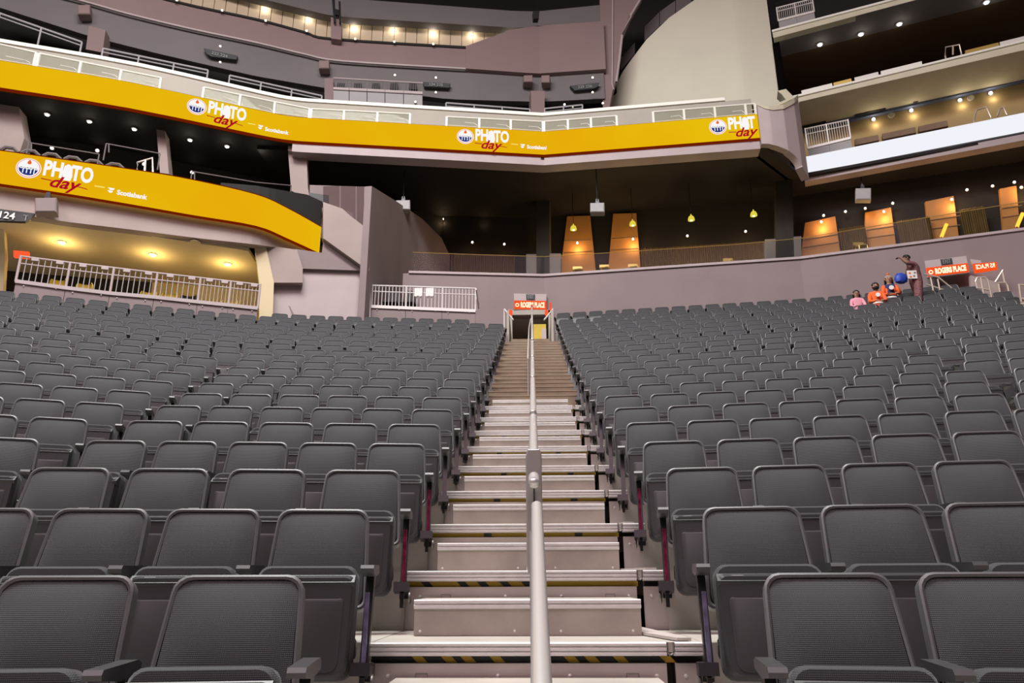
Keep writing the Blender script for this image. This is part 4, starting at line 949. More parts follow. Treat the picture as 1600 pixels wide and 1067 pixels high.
# ================================================================== lounge behind the mauve wall
LB = shift(W0, 5.0); LB[0] = (-3.4, 26.6)
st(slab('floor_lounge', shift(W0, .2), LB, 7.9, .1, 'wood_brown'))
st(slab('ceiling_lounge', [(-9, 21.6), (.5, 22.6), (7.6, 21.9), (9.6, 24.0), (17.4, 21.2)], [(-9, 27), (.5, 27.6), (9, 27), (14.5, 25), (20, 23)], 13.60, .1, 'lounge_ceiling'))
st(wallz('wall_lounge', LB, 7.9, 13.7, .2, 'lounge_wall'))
GL = shift(W0, .10)
RAIL = [(640, 394), (800, 400), (850, 401), (1000, 392), (1192, 379), (1250, 372.5), (1600, 315)]
TOPW = [(640, 427), (850, 432), (1000, 421), (1250, 405), (1420, 384), (1600, 360)]
BW = 'beside the curved wall,at the first olive curtain,before the two tall orange panels,past the two tall orange panels,under the wide curtain,before the grey pillars,past the grey pillars,before the short dark curtain,at the glowing orange tube,at the far lounge end'.split(',')
us = [645, 742, 850, 942, 1045, 1150, 1252, 1340, 1430, 1520, 1612]
for a, b_ in zip(us, us[1:]):
    P = [onwall(a, interp(RAIL, a), GL), onwall(b_, interp(RAIL, b_), GL)]
    t = thing('glass_balustrade', ((P[0].x+P[1].x)/2, (P[0].y+P[1].y)/2, ZW+.06), 'clear glass balustrade panel on the mauve wall '+BW[us.index(a)], 'glass panel', 'glass balustrade on the mauve wall')
    MB().prism([(P[0].x, P[0].y, ZW+.05), (P[1].x, P[1].y, ZW+.05), P[1], P[0]], (0, .015, 0)).build('pane', 'clear_glass', t)
    MB().tube([P[0], P[1]], .010, 6).build('top_rail', 'gold', t)
LF = shift(W0, 4.8)
for uv, l in (([(886, 338), (922, 337), (931, 425), (875, 428)], 'behind the first pendant lamp'), ([(958, 334), (994, 333), (1001, 420), (950, 424)], 'behind the second pendant lamp'), ([(1258, 348), (1305, 338), (1314, 402), (1250, 410)], 'just past the grey lounge pillars'),
              ([(1352, 332), (1392, 324), (1401, 390), (1351, 396)], 'before the glowing orange tube'), ([(1446, 315), (1490, 306), (1499, 378), (1452, 384)], 'beside the glowing orange tube'), ([(1562, 295), (1588, 290), (1594, 362), (1568, 366)], 'at the far end of the lounge')):
    t = thing('lit_panel', onwall(*uv[2], LF), 'warm orange wall panel in the dark lounge '+l, 'wall panel', 'orange lounge panels')
    poly('panel', uv, LF, .12, 'orange_panel', t)
    x0, x1 = uv[3][0], uv[2][0]
    for f in (.42, .62): 
        y0_ = uv[0][1]+(uv[3][1]-uv[0][1])*f; y1_ = uv[1][1]+(uv[2][1]-uv[1][1])*f; e = (uv[0][0]-uv[3][0])*(1-f)
        poly('panel_joint', [(x0+e+1, y0_), (x1-e-1, y1_), (x1-e-1, y1_+1), (x0+e+1, y0_+1)], shift(LF, -.03), .02, 'wood_brown', t)
def curtain(u0, u1, top, bot, label):
    pl = shift(W0, 4.5); p0 = onwall(u0, interp(top, u0), pl); p1 = onwall(u1, interp(top, u1), pl); n = max(6, int((u1-u0)/3.2)); fr, bk = [], []
    zt_, zb_ = p0.z, ZW-.6; L = p1-p0; nr = Vector((L.y, -L.x, 0)).normalized(); pts = []
    for i in range(n*4+1):
        s = i/(n*4); q = Vector((p0.x, p0.y, 0))+Vector((L.x, L.y, 0))*s+nr*.06*math.sin(i*math.pi/2+.6*math.sin(i)); pts.append((q.x, q.y, zt_+(p1.z-zt_)*s, zb_))
    o = strip(pts, .02).build('curtain', 'curtain', None, 60); return tag(o, label, 'curtain')
curtain(705, 803, [(705, 398), (803, 399)], None, 'olive brown pleated curtain beside the curved lounge wall')
curtain(1001, 1195, [(1001, 389), (1195, 377)], None, 'wide olive brown pleated curtain below the pendant lamps')
curtain(1311, 1351, [(1311, 358), (1351, 352)], None, 'short dark curtain between two orange panels past the pillars')
curtain(1401, 1452, [(1401, 346), (1452, 338)], None, 'dark curtain before the glowing orange tube')
curtain(1499, 1536, [(1499, 328), (1536, 322)], None, 'dark curtain past the glowing orange tube')
for uv in ([(822, 397), (838, 397), (838, 434), (822, 434)], [(858, 396), (876, 396), (876, 434), (858, 434)], [(838, 300), (858, 300), (859, 434), (838, 434)], [(1195, 374), (1212, 373), (1212, 412), (1195, 412)], [(1212, 280), (1238, 280), (1241, 412), (1212, 412)], [(1238, 370), (1252, 369), (1252, 410), (1238, 410)]):
    st(poly('pillar_lounge', uv, shift(W0, 3.6), .4, 'speaker_dark' if uv[0][1] > 350 else 'lounge_wall'))
for i, (u, v) in enumerate(((896, 356), (988.5, 349), (1080, 341), (1177.5, 334))):
    p = onwall(u, v, shift(W0, 3.2)); t = thing('pendant_lamp', p-Vector((0, 0, .12)), 'yellow dome pendant lamp hanging in the lounge %s' % ('before the first orange panel', 'before the second orange panel', 'over the wide curtain near the panels', 'over the wide curtain near the pillars')[i], 'lamp', 'pendant lamps in the lounge')
    MB().lathe(p, [(.12, -.08), (.115, -.02), (.085, .06), (.03, .10), (.015, .16)], 16).build('shade', 'lamp_pendant', t, True)
    MB().tube([p+Vector((0, 0, .16)), Vector((p.x, p.y, 13.6))], .012, 5).build('cord', 'black_metal', t); MB().lathe(p, [(.04, -.09), (.04, -.07)], 10).build('bulb', 'lamp_warm', t)
    point('pendant_glow', p-Vector((0, 0, .3)), 28, (1, .75, .35), .08)
for i, (u, v, w, h, l) in enumerate(((630, 323, 22, 15, 'grey loudspeaker box hung before the curved lounge wall'), (933.5, 327, 22, 15, 'grey loudspeaker box hung between the first two pendant lamps'), (1348.5, 305.5, 24, 18, 'grey loudspeaker box hung under the white screen'), )):
    speaker(u, v, w, h, shift(W0, 1.6 if i < 2 else 4.1), 'speaker_grey', l, True, .3, 'hanging loudspeakers', 13.62)
nl = -1
for u, v in [(694, 341), (738, 379), (757, 343), (788, 382), (811, 345), (895, 343), (928, 341), (956, 339), (988.5, 336), (902, 380), (989, 374), (1074, 369), (1081, 330), (1114, 328), (1143, 326), (1178, 322), (1165, 362), (1287, 337), (1283, 347), (1321, 331), (1352, 326), (1381, 331), (1395, 318), (1487, 312), (1511, 297), (1551, 291), (1585, 285), (1596, 293)]:
    nl = nl+1; wh = '%s counting from the curved lounge wall' % ORD[nl]
    if v < 350 and u < 1250: lamp(u, v, z=13.55, r=.05, m='lamp_warm', label='small downlight in the dark lounge, '+wh, grp='lounge downlights', power=5, col=(1, .72, .40))
    else: lamp(u, v, shift(W0, 4.7), r=.036, m='lamp_white', label='small spot lamp in the dark lounge, '+wh, grp='lounge wall spots', power=15 if (u, v) in ((902, 380), (989, 374), (1283, 347), (1381, 331), (1487, 312), (1596, 293)) else 3, col=(1, .58, .22))
# glowing tubes, small tables and stools by the balustrade
for a, b_, l in (((1471, 370), (1479, 350), 'tilted glowing orange tube lamp in the lounge beside a dark curtain'), ((1589, 354), (1598, 333), 'tilted glowing orange tube lamp at the far end of the lounge')):
    q0, q1 = onwall(*a, shift(W0, 2.5)), onwall(*b_, shift(W0, 2.5)); t = thing('tube_lamp', (q0.x, q0.y, 8.0), l, 'lamp'); MB().tube([q0, q1], .05, 8).build('glowing_tube', 'lamp_orange', t, True); MB().tube([(q0.x, q0.y, 8.0), q0], .02, 6).build('stand', 'black_metal', t)
for u, v, l in ((945, 421, 'between the orange panels'), (1140, 411, 'below the wide curtain'), (1346, 386, 'in front of the short dark curtain'), (903, 424, 'before the first orange panel'), (990, 420, 'before the second orange panel')):
    p = onwall(u, v, shift(W0, .8)); t = thing('lounge_stool', p-Vector((0, 0, .7)), 'small gold framed stool '+l, 'stool', 'gold stools in the lounge')
    MB().lathe(p, [(.16, 0), (.17, .02), (.16, .05)], 12).build('seat', 'gold', t); MB().box(p+Vector((0, .16, .18)), (.30, .02, .10)).build('backrest', 'gold', t)
    for dx, dy in ((-1, -1), (1, -1), (-1, 1), (1, 1)): MB().tube([p+Vector((dx*.12, dy*.12, 0)), p+Vector((dx*.17, dy*.17, -1.0))], .012, 5).build('leg', 'gold', t)
# ================================================================== yellow suite and its ribbon screen
R2 = [(-14.2, 15.35), (-12.8, 15.88), (-11.54, 16.40), (-10.25, 17.0), (-8.89, 17.66), (-7.44, 18.35), (-6.82, 19.18), (-6.2, 20.2)]
R2T = [(-40, 229.5), (0, 235.5), (32, 240), (212, 266), (300, 281), (400, 304), (450, 326), (502, 355)]
R2B = [(-40, 280), (0, 286), (100, 301), (200, 317.5), (300, 335), (400, 352), (450, 372), (500, 395)]
R2, R2T, R2B = smooth(R2, 4), smooth(R2T, 4), smooth(R2B, 4)
r2 = thing('led_ribbon_board', (-9.5, 17.5, 9.2), 'yellow curved screen ribbon over the yellow balcony suite', 'screen')
band('screen', R2T, R2B, R2, -40, 502, .12, 'led_yellow', r2, 20)
band('bottom_edge', [(u, v) for u, v in R2B], [(u, v+2.5) for u, v in R2B], shift(R2, .03), -40, 500, .1, 'led_edge', r2, 20); band('top_edge', [(u, v-1.5) for u, v in R2T], R2T, shift(R2, .03), -40, 502, .1, 'led_edge', r2, 20)
p = onwall(44, 261, R2); zz0, zz1 = zcurve(p.x, p.y, R2B), zcurve(p.x, p.y, R2T)
ad(44, R2, zz0, zz1, r2)
st(band('wall_suite_fascia', [(330, 284), (400, 290), (440, 297), (480, 304), (506, 316)], [(u, v-1) for u, v in R2T], shift(R2, .06), 345, 504, .15, 'black_void', step=15))
SB = [(-40, 330), (0, 335), (60, 339), (100, 346), (200, 358), (300, 371), (400, 382), (465, 391), (501, 397)]
st(band('wall_suite_soffit', R2B, SB, shift(R2, .25), -40, 500, .3, 'brown_grey', step=20))
# suite room
RP = [(-14.5, 15.82), (-12.37, 16.5), (-7.07, 18.2), (-6.0, 18.5)]
p = onwall(200, 358, shift(R2, .25)); zc = p.z+.02
bk = [atZ(-60, 415, zc), atZ(60, 428, zc), atZ(238, 441, zc), atZ(430, 455, zc)]
bkp = [(q.x, q.y) for q in bk]
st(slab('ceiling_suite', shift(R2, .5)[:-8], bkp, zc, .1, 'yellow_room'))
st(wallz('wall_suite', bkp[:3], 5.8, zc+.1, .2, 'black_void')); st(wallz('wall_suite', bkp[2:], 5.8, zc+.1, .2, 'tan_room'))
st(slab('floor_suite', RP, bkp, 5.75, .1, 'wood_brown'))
st(poly('wall_suite_side', [(398, 383), (415, 383), (428, 441), (426, 500), (405, 500), (405, 440)], [(-7.6, 18.9), (-6.6, 19.3)], .3, 'yellow_room'))
st(poly('wall_suite_end', [(-20, 348), (6, 347), (8, 400), (4, 470), (-20, 470)], [(-14.0, 17.0), (-12.6, 17.6)], .3, 'tan_room'))
TR_ = [(33, 400.5), (107, 410), (178, 418.5), (245, 426.5), (312, 434), (360, 439.5), (407, 445)]
TM_ = [(25, 437), (103, 447.5), (172, 456), (241, 462), (309, 469.5), (357, 474.5), (403, 479.5)]
TB_ = [(20, 465), (403, 505)]
bars('suite_railing', 'long white barred railing with numbered plates along the yellow suite', 'railing', RP, TR_, TM_, TB_, [25, 103, 172, 241, 309, 357, 403], 'mauve_light', 'speaker_grey', 'mauve', 8, plates=True)
for u, v, m, l in ((90, 437, 'suite_chair', 'first yellow rounded chair back from the glowing exit sign, behind the suite railing'), (131, 443.5, 'suite_chair', 'second yellow rounded chair back from the glowing exit sign, behind the suite railing'), (231, 456, 'suite_chair', 'third yellow rounded chair back from the glowing exit sign, behind the suite railing'), (264, 459, 'suite_chair', 'yellow rounded chair back next to the dark red one behind the suite railing'), (294, 462, 'dark_chair', 'dark red rounded chair back among yellow ones behind the suite railing'), (358, 470, 'suite_chair', 'yellow rounded chair back next to the tan end wall of the suite')):
    p = onwall(u, v, shift(RP, .7))-Vector((0, 0, .11)); t = thing('suite_chair', p-Vector((0, 0, .8)), l, 'chair', 'round backed chairs in the yellow suite')
    lp = []
    for rr, dz in ((.20, -.34), (.225, -.20), (.225, .10), (.19, .15)): lp.append([(p.x+rr*math.cos(q)*s_, p.y+rr*math.sin(q)*s_, p.z+dz) for s_ in (1, .88) for q in ([math.pi*(.05+.9*i/8) for i in range(9)] if s_ == 1 else [math.pi*(.95-.9*i/8) for i in range(9)])])
    MB().loft(lp).build('backrest', m, t, 50); MB().lathe(p-Vector((0, 0, .42)), [(.21, 0), (.22, .05), (.20, .09)], 14).build('seat', m, t, 50)
    MB().tube([p-Vector((0, 0, .42)), p-Vector((0, 0, .8))], .025, 8).build('leg', 'aluminium_dark', t); MB().lathe(p-Vector((0, 0, .82)), [(.17, 0), (.15, .02)], 12).build('base', 'aluminium_dark', t)
for ix, (u, v) in enumerate(((97, 378), (239, 397), (356, 412))):
    lamp(u, v, z=zc, r=.08, m='lamp_warm', label='round ceiling lamp over the yellow suite, %s from the glowing exit box' % ORD[ix], grp='ceiling lamps in the yellow suite', power=0)
    p = atZ(u, v, zc); point('suite_glow', p-Vector((0, 0, .35)), 24, (1, .70, .26), .1)
for u, v, ww in ((162, 358.5, 'nearer'), (305, 378, 'farther from')):
    p = atZ(u, v, zc); o = MB().lathe(p-Vector((0, 0, .02)), [(.13, 0), (.14, .02)], 16).build('ceiling_vent', 'tan_room'); tag(o, 'round flat vent in the yellow suite ceiling, %s the glowing exit box' % ww, 'vent', 'round vents in the suite ceiling')
t = thing('exit_light', onwall(31, 402, shift(RP, 1.2)), 'glowing orange exit box at the end of the yellow suite', 'sign')
poly('box', [(21, 391), (45, 393), (45, 403), (21, 401)], shift(RP, 1.2), .1, 'exit_glow', t)
# hanging sign 124 and loudspeaker under the soffit
SP = shift(R2, -.05); t = thing('section_sign', onwall(20, 346, SP), 'large black section sign reading 124 under the yellow ribbon', 'sign')
poly('board', [(-60, 319), (-20, 324), (55, 333.5), (48, 342), (39, 346), (0, 344.5), (-60, 339)], SP, .12, 'sign_black', t)
a, b_ = onwall(0, 335, SP), onwall(40, 339, SP); dd = b_-a
put('lettering', text_mesh('124', .24, .004), 'tag_white', t, onwall(10, 336.8, shift(SP, -.02)), frame_rot((dd.x, dd.y)), 1, 1)
put('lettering', text_mesh('1', .16, .001), 'sign_grey_text', t, onwall(40, 341.5, shift(SP, -.02)), frame_rot((dd.x, dd.y))); put('lettering', text_mesh('row', .06, .0), 'sign_grey_text', t, onwall(40, 336.5, shift(SP, -.02)), frame_rot((dd.x, dd.y)))
speaker(73, 324, 34, 23, shift(R2, -.1), 'mauve', 'mauve loudspeaker box under the yellow ribbon beside the black 124 sign', True, .3)
# dark storey between the two yellow ribbons
st(wallz('wall_storey_dark', [(-20, 19.5), (-14, 21.5), (-9, 24.0), (-4.5, 26.0), (-3.4, 26.7)], 9.6, 13.75, .2, 'lounge_wall'))
st(slab('floor_storey', shift(R2, .2), [(-20, 19.5), (-14, 21.5), (-9, 24.0), (-5.0, 25.8)], 9.75, .1, 'black_void'))
for ix, (u, v) in enumerate([(74, 178), (140, 189), (210, 201), (297, 218), (355, 228), (409, 237)]): lamp(u, v, z=13.68, r=.06, m='lamp_white', label='small ceiling lamp between the yellow ribbons, %s from the wide grey pillar' % ORD[ix], grp='ceiling lamps between the ribbons', power=3)
for ix, (u, v) in enumerate([(81, 232), (152, 236), (225, 257), (300, 270)]): lamp(u, v, [(-20, 19.4), (-14, 21.4), (-9, 23.9), (-4.5, 25.9)], r=.05, m='lamp_white', label='small lamp low above the lower ribbon, %s from the wide grey pillar' % ORD[ix], grp='low lamps above the lower ribbon')
st(poly('pillar_storey', [(-30, 142), (26, 147), (38, 216), (30, 240), (-30, 232)], shift(RB, .9), .5, 'brown_grey')); st(poly('pillar_cap', [(-30, 139), (26, 146.5), (26, 158), (-30, 153)], shift(RB, .8), .5, 'mauve_cap'))
st(poly('pillar_storey', [(243, 185), (256, 188), (264, 272), (250, 270)], shift(RB, .9), .5, 'brown_grey')); st(poly('pillar_cap', [(243, 183.5), (256, 187), (256.5, 200), (244, 198)], shift(RB, .8), .5, 'mauve_cap'))
st(poly('pillar_storey', [(450, 235), (479, 238), (481, 292), (484, 312), (455, 298)], shift(RB, .5), .5, 'brown_grey')); st(poly('pillar_cap', [(450, 222), (479, 225), (479, 238), (450, 235.5)], shift(RB, .35), .5, 'mauve_cap'))
for pth, l in (([(45, 223), (155, 241)], 'near the wide grey pillar'), ([(166, 224.5), (250, 240)], 'before the narrow grey pillar'), ([(300, 268), (400, 285), (455, 290)], 'past the narrow grey pillar')):
    tubes('ledge_rail', 'thin dark rail above the lower yellow ribbon '+l, 'railing', shift(R2, .5), [pth, [(pth[0][0]+4, pth[0][1]), (pth[0][0]+4, pth[0][1]+14)]], .018, 'speaker_dark', 'rails above the lower yellow ribbon', .5)
tubes('stair_railing', 'white hooped stair rail beside the narrow grey pillar', 'railing', shift(R2, .8), [[(214, 268), (215, 254), (238, 247), (239, 270)], [(226, 268), (227, 251)]], .03, 'white_metal', None, .4)
for i in range(6):
    u = 15+i*33; v = 230+i*5.2; p = onwall(u, v, shift(R2, .8))
    o = MB().tube([onwall(u-14, v+4, shift(R2, .8)), onwall(u-6, v, shift(R2, .8)), onwall(u+6, v+1.5, shift(R2, .8)), onwall(u+14, v+9, shift(R2, .8))], .05, 6).build('tub_seat', 'speaker_dark', None, True); tag(o, 'dark curved seat back above the lower yellow ribbon, %s from the wide pillar' % ORD[i], 'seat', 'curved seat backs above the lower ribbon')

# ================================================================== concrete corner between suite and lounge
PA = [(-7.3, 19.35), (-4.62, 20.25)]
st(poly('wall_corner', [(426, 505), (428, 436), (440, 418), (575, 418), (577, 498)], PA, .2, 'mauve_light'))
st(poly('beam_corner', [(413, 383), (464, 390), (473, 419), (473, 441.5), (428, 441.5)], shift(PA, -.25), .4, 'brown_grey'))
st(poly('ceiling_corner', [(462, 389), (503, 395), (506, 371), (576, 423), (472, 419.5)], shift(PA, -.12), .3, 'mauve_dark'))  # stands upright; the underside's shade is put into its darker colour
st(poly('wall_corner_parapet', [(505, 315.5), (535, 326), (546, 336), (576, 359), (577, 423.5), (505, 372)], shift(PA, -.3), .3, 'corner_concrete'))
t = thing('glass_guard', onwall(540, 330, PA), 'dim glass guard panes on the beige corner parapet', 'glass panel')
for uv in ([(505, 291), (531, 290), (531, 326), (505, 316)], [(532, 290), (556, 291), (556, 344), (546, 337), (532, 326)], [(557, 291), (569, 292), (569, 354), (557, 346)]): poly('pane', uv, shift(PA, .0), .02, 'tint_glass', t)
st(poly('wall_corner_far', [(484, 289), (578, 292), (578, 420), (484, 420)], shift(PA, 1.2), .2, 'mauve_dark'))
o = poly('storage_case', [(483, 301), (514, 305), (514, 320), (483, 312)], shift(PA, .6), .3, 'sign_black'); tag(o, 'dark grey case standing behind the corner glass guard', 'case')
st(poly('trim_pier', [(575, 292), (583, 292), (581, 362), (575, 362)], shift(PA, -.06), .25, 'mauve_cap')); st(poly('trim_pier', [(576, 362), (580, 362), (579, 498), (576, 498)], shift(PA, -.06), .25, 'mauve_light'))
CV = [(-4.62, 20.3), (-4.5, 21.5), (-4.3, 23.0), (-4.0, 24.5), (-3.55, 25.8), (-3.05, 26.7)]
st(band('wall_curved', [(583, 292), (620, 315), (660, 342), (690, 372), (704, 402)], [(580, 500), (640, 490), (704, 480)], CV, 581, 703, .2, 'mauve_dark', step=8, smooth=30))
# platform with its railing before the mauve wall
RP2 = [(-4.6, 20.35), (-1.55, 20.35)]
bars('platform_railing', 'white barred platform railing with two pale towels over it', 'railing', RP2, [(580, 446), (745, 451)], [(580, 477), (745, 484)], [(580, 505), (745, 507)], [580, 634, 691, 743], 'pink_metal', 'pink_metal', 'mauve', 10)
tubes('side_railing', 'white side rail running back from the platform railing', 'railing', [(-1.56, 20.35), (-1.50, 21.5)], [[(744, 452), (747.5, 476)], [(745, 459), (748, 482)]], .02, 'pink_metal')
for u, l in ((654, 'pale towel over the platform railing, nearer the concrete corner'), (671.5, 'pale towel over the platform railing, nearer the exit tunnel')):
    p = onwall(u, 450.5, shift(RP2, -.05)); w = .115; pts = []
    for i in range(9): pts.append((p.x-w+2*w*i/8, p.y-.01*math.sin(i*1.9)-.005, p.z+.01, p.z-.24-.01*math.sin(i*1.3)))
    tag(strip(pts, .015).build('towel', 'towel', None, 50), l, 'towel')
for u, l in ((611, 'nearer the concrete corner'), (638, 'nearer the towels')):
    p = onwall(u, 462, shift(RP2, .6)); t = thing('bar_chair', p-Vector((0, 0, .7)), 'black slatted chair behind the platform railing, '+l, 'chair')
    MB().box(p-Vector((0, 0, .25)), (.42, .42, .05)).build('seat', 'dark_chair', t); MB().prism([(p.x-.2, p.y+.2, p.z-.2), (p.x+.2, p.y+.2, p.z-.2), (p.x+.17, p.y+.26, p.z+.25), (p.x-.17, p.y+.26, p.z+.25)], (0, .03, 0)).build('backrest', 'dark_chair', t)
    for dx in (-.18, .18):
        for dy in (-.18, .18): MB().tube([p+Vector((dx, dy, -.25)), p+Vector((dx*1.1, dy*1.1, -.72))], .015, 5).build('leg', 'dark_chair', t)
o = poly('seat_side_panel', [(451, 478), (453, 478.5), (460, 492), (457, 494)], [(-7, 18.8), (-5, 19.4)], .03, 'mauve_dark'); tag(o, 'narrow upright panel sticking up between the last black seats', 'panel')
# hall roof far above
st(MB().box((0, 5, 34), (90, 80, .3)).build('ceiling', 'black_void'))
# ================================================================== people near the second tunnel
def skin_body(name, J, E, mats, parent):
    """J: joint -> (x, y, z, radius); E: (a, b, material index); one continuous surface"""
    names = list(J); me = bpy.data.meshes.new(name); me.from_pydata([J[n][:3] for n in names], [(names.index(a), names.index(b)) for a, b, _ in E], []); me.update()
    o = bpy.data.objects.new(name, me); C.objects.link(o)
    o.modifiers.new('skin', 'SKIN'); sub = o.modifiers.new('sub', 'SUBSURF'); sub.levels = 1; sub.render_levels = 1
    sv = me.skin_vertices[0].data
    for i, n in enumerate(names):
        r = J[n][3]; sv[i].radius = (r, r) if not isinstance(r, tuple) else r; sv[i].use_root = (i == 0)
    dg = bpy.context.evaluated_depsgraph_get(); m2 = bpy.data.meshes.new_from_object(o.evaluated_get(dg)); bpy.data.objects.remove(o)
    for m in mats: m2.materials.append(M[m])
    seg = [(Vector(J[a][:3]), Vector(J[b][:3]), k) for a, b, k in E]
    for p in m2.polygons:
        c = p.center; best = (9, 0)
        for a, b, k in seg:
            d = b-a; s = max(0, min(1, (c-a).dot(d)/max(1e-9, d.dot(d)))); q = (c-a-d*s).length
            if q < best[0]: best = (q, k)
        p.material_index = best[1]; p.use_smooth = True
    ob = bpy.data.objects.new(name, m2); C.objects.link(ob); ob.parent = parent; return ob
def hand(J, E, tagn, wrist, palm, fdir, side, mi):
    w, p, f = Vector(wrist), Vector(palm), Vector(fdir).normalized(); ac = f.cross(Vector((0, 0, 1))).normalized() if abs(f.z) < .9 else Vector((1, 0, 0))
    J[tagn+'w'] = (*w, .026); J[tagn+'p'] = (*p, .030); E.append((tagn+'w', tagn+'p', mi))
    for i, L in enumerate((.055, .065, .060, .048)):
        a = p+f*.045+ac*(i-1.5)*.019; b = a+f*L*.55+Vector((0, 0, -.008)); c = b+f*L*.45+Vector((0, 0, -.02))
        for n, q in (('a', a), ('b', b), ('c', c)): J['%sf%d%s' % (tagn, i, n)] = (*q, .009)
        E += [(tagn+'p', '%sf%da' % (tagn, i), mi), ('%sf%da' % (tagn, i), '%sf%db' % (tagn, i), mi), ('%sf%db' % (tagn, i), '%sf%dc' % (tagn, i), mi)]
    a = p-f*.01+ac*side*.03; b = a+ac*side*.03+f*.03; J[tagn+'ta'] = (*a, .011); J[tagn+'tb'] = (*b, .009); E += [(tagn+'p', tagn+'ta', mi), (tagn+'ta', tagn+'tb', mi)]
def head_parts(t, c, s, yaw, skin, hairlen, beard=False, hat=False):
    """face features and hair around head centre c; yaw 0 looks to -y"""
    R = Matrix.Rotation(yaw, 3, 'Z'); P = lambda x, y, z: c+R @ Vector((x, y, z))*s
    for e in (-1, 1):
        MB().lathe((0, 0, 0), [(.001, -.012), (.011, -.006), (.013, 0), (.011, .006), (.001, .012)], 8).build('eye', 'hair', t, True, world=False).location = P(e*.034, -.092, .01)
        MB().lathe((0, 0, 0), [(.001, -.030), (.014, -.018), (.018, .0), (.014, .02), (.001, .030)], 8).build('ear', skin, t, True, world=False).location = P(e*.088, .005, -.005)
    MB().loft([[P(-.006, -.095, .015), P(.006, -.095, .015), P(0, -.088, .02)], [P(-.016, -.095, -.032), P(.016, -.095, -.032), P(0, -.122, -.028)]]).build('nose', skin, t, True, world=False)
    MB().box((0, 0, 0), (.045*s, .012*s, .010*s), R).build('mouth', 'red_lamp' if not beard else 'hair', t, world=False).location = P(0, -.094, -.055)
    lp = []
    for a in range(0, 6):
        th_ = math.radians(18*a); z = .02+.098*math.sin(th_); r = .104*math.cos(th_)+.004
        lp.append([P(r*math.cos(q)*.93, max(r*math.sin(q), -.06 if a < 3 else -9)+.008, z) for q in [2*math.pi*i/14 for i in range(14)]])
    MB().loft(lp).build('hair', 'toque' if hat else 'hair', t, 60, world=False)
    if hairlen:
        lp = []
        for h, r in ((.05, .10), (-.03, .112), (-.03-hairlen*.5, .12), (-.03-hairlen, .085)):
            lp.append([P(r*math.cos(q), r*math.sin(q)*.85+.025, h) for q in [math.radians(-12+204*i/10) for i in range(11)]]+[P(r*.8*math.cos(q), r*.8*math.sin(q)*.85+.03, h) for q in [math.radians(192-204*i/10) for i in range(11)]])
        MB().loft(lp).build('hair', 'hair', t, 60, world=False)
    if beard:
        MB().loft([[P(r*math.cos(q), -.035+r*.62*math.sin(q), z) for q in [math.radians(180+180*i/8) for i in range(9)]] for z, r in ((-.035, .090), (-.075, .086), (-.112, .05))]).build('beard', 'hair', t, 60, world=False)
    if hat: MB().lathe((0, 0, 0), [(.02, -.03), (.04, 0), (.02, .035)], 10).build('pompom', 'jersey_orange', t, True, world=False).location = P(0, 0, .135)
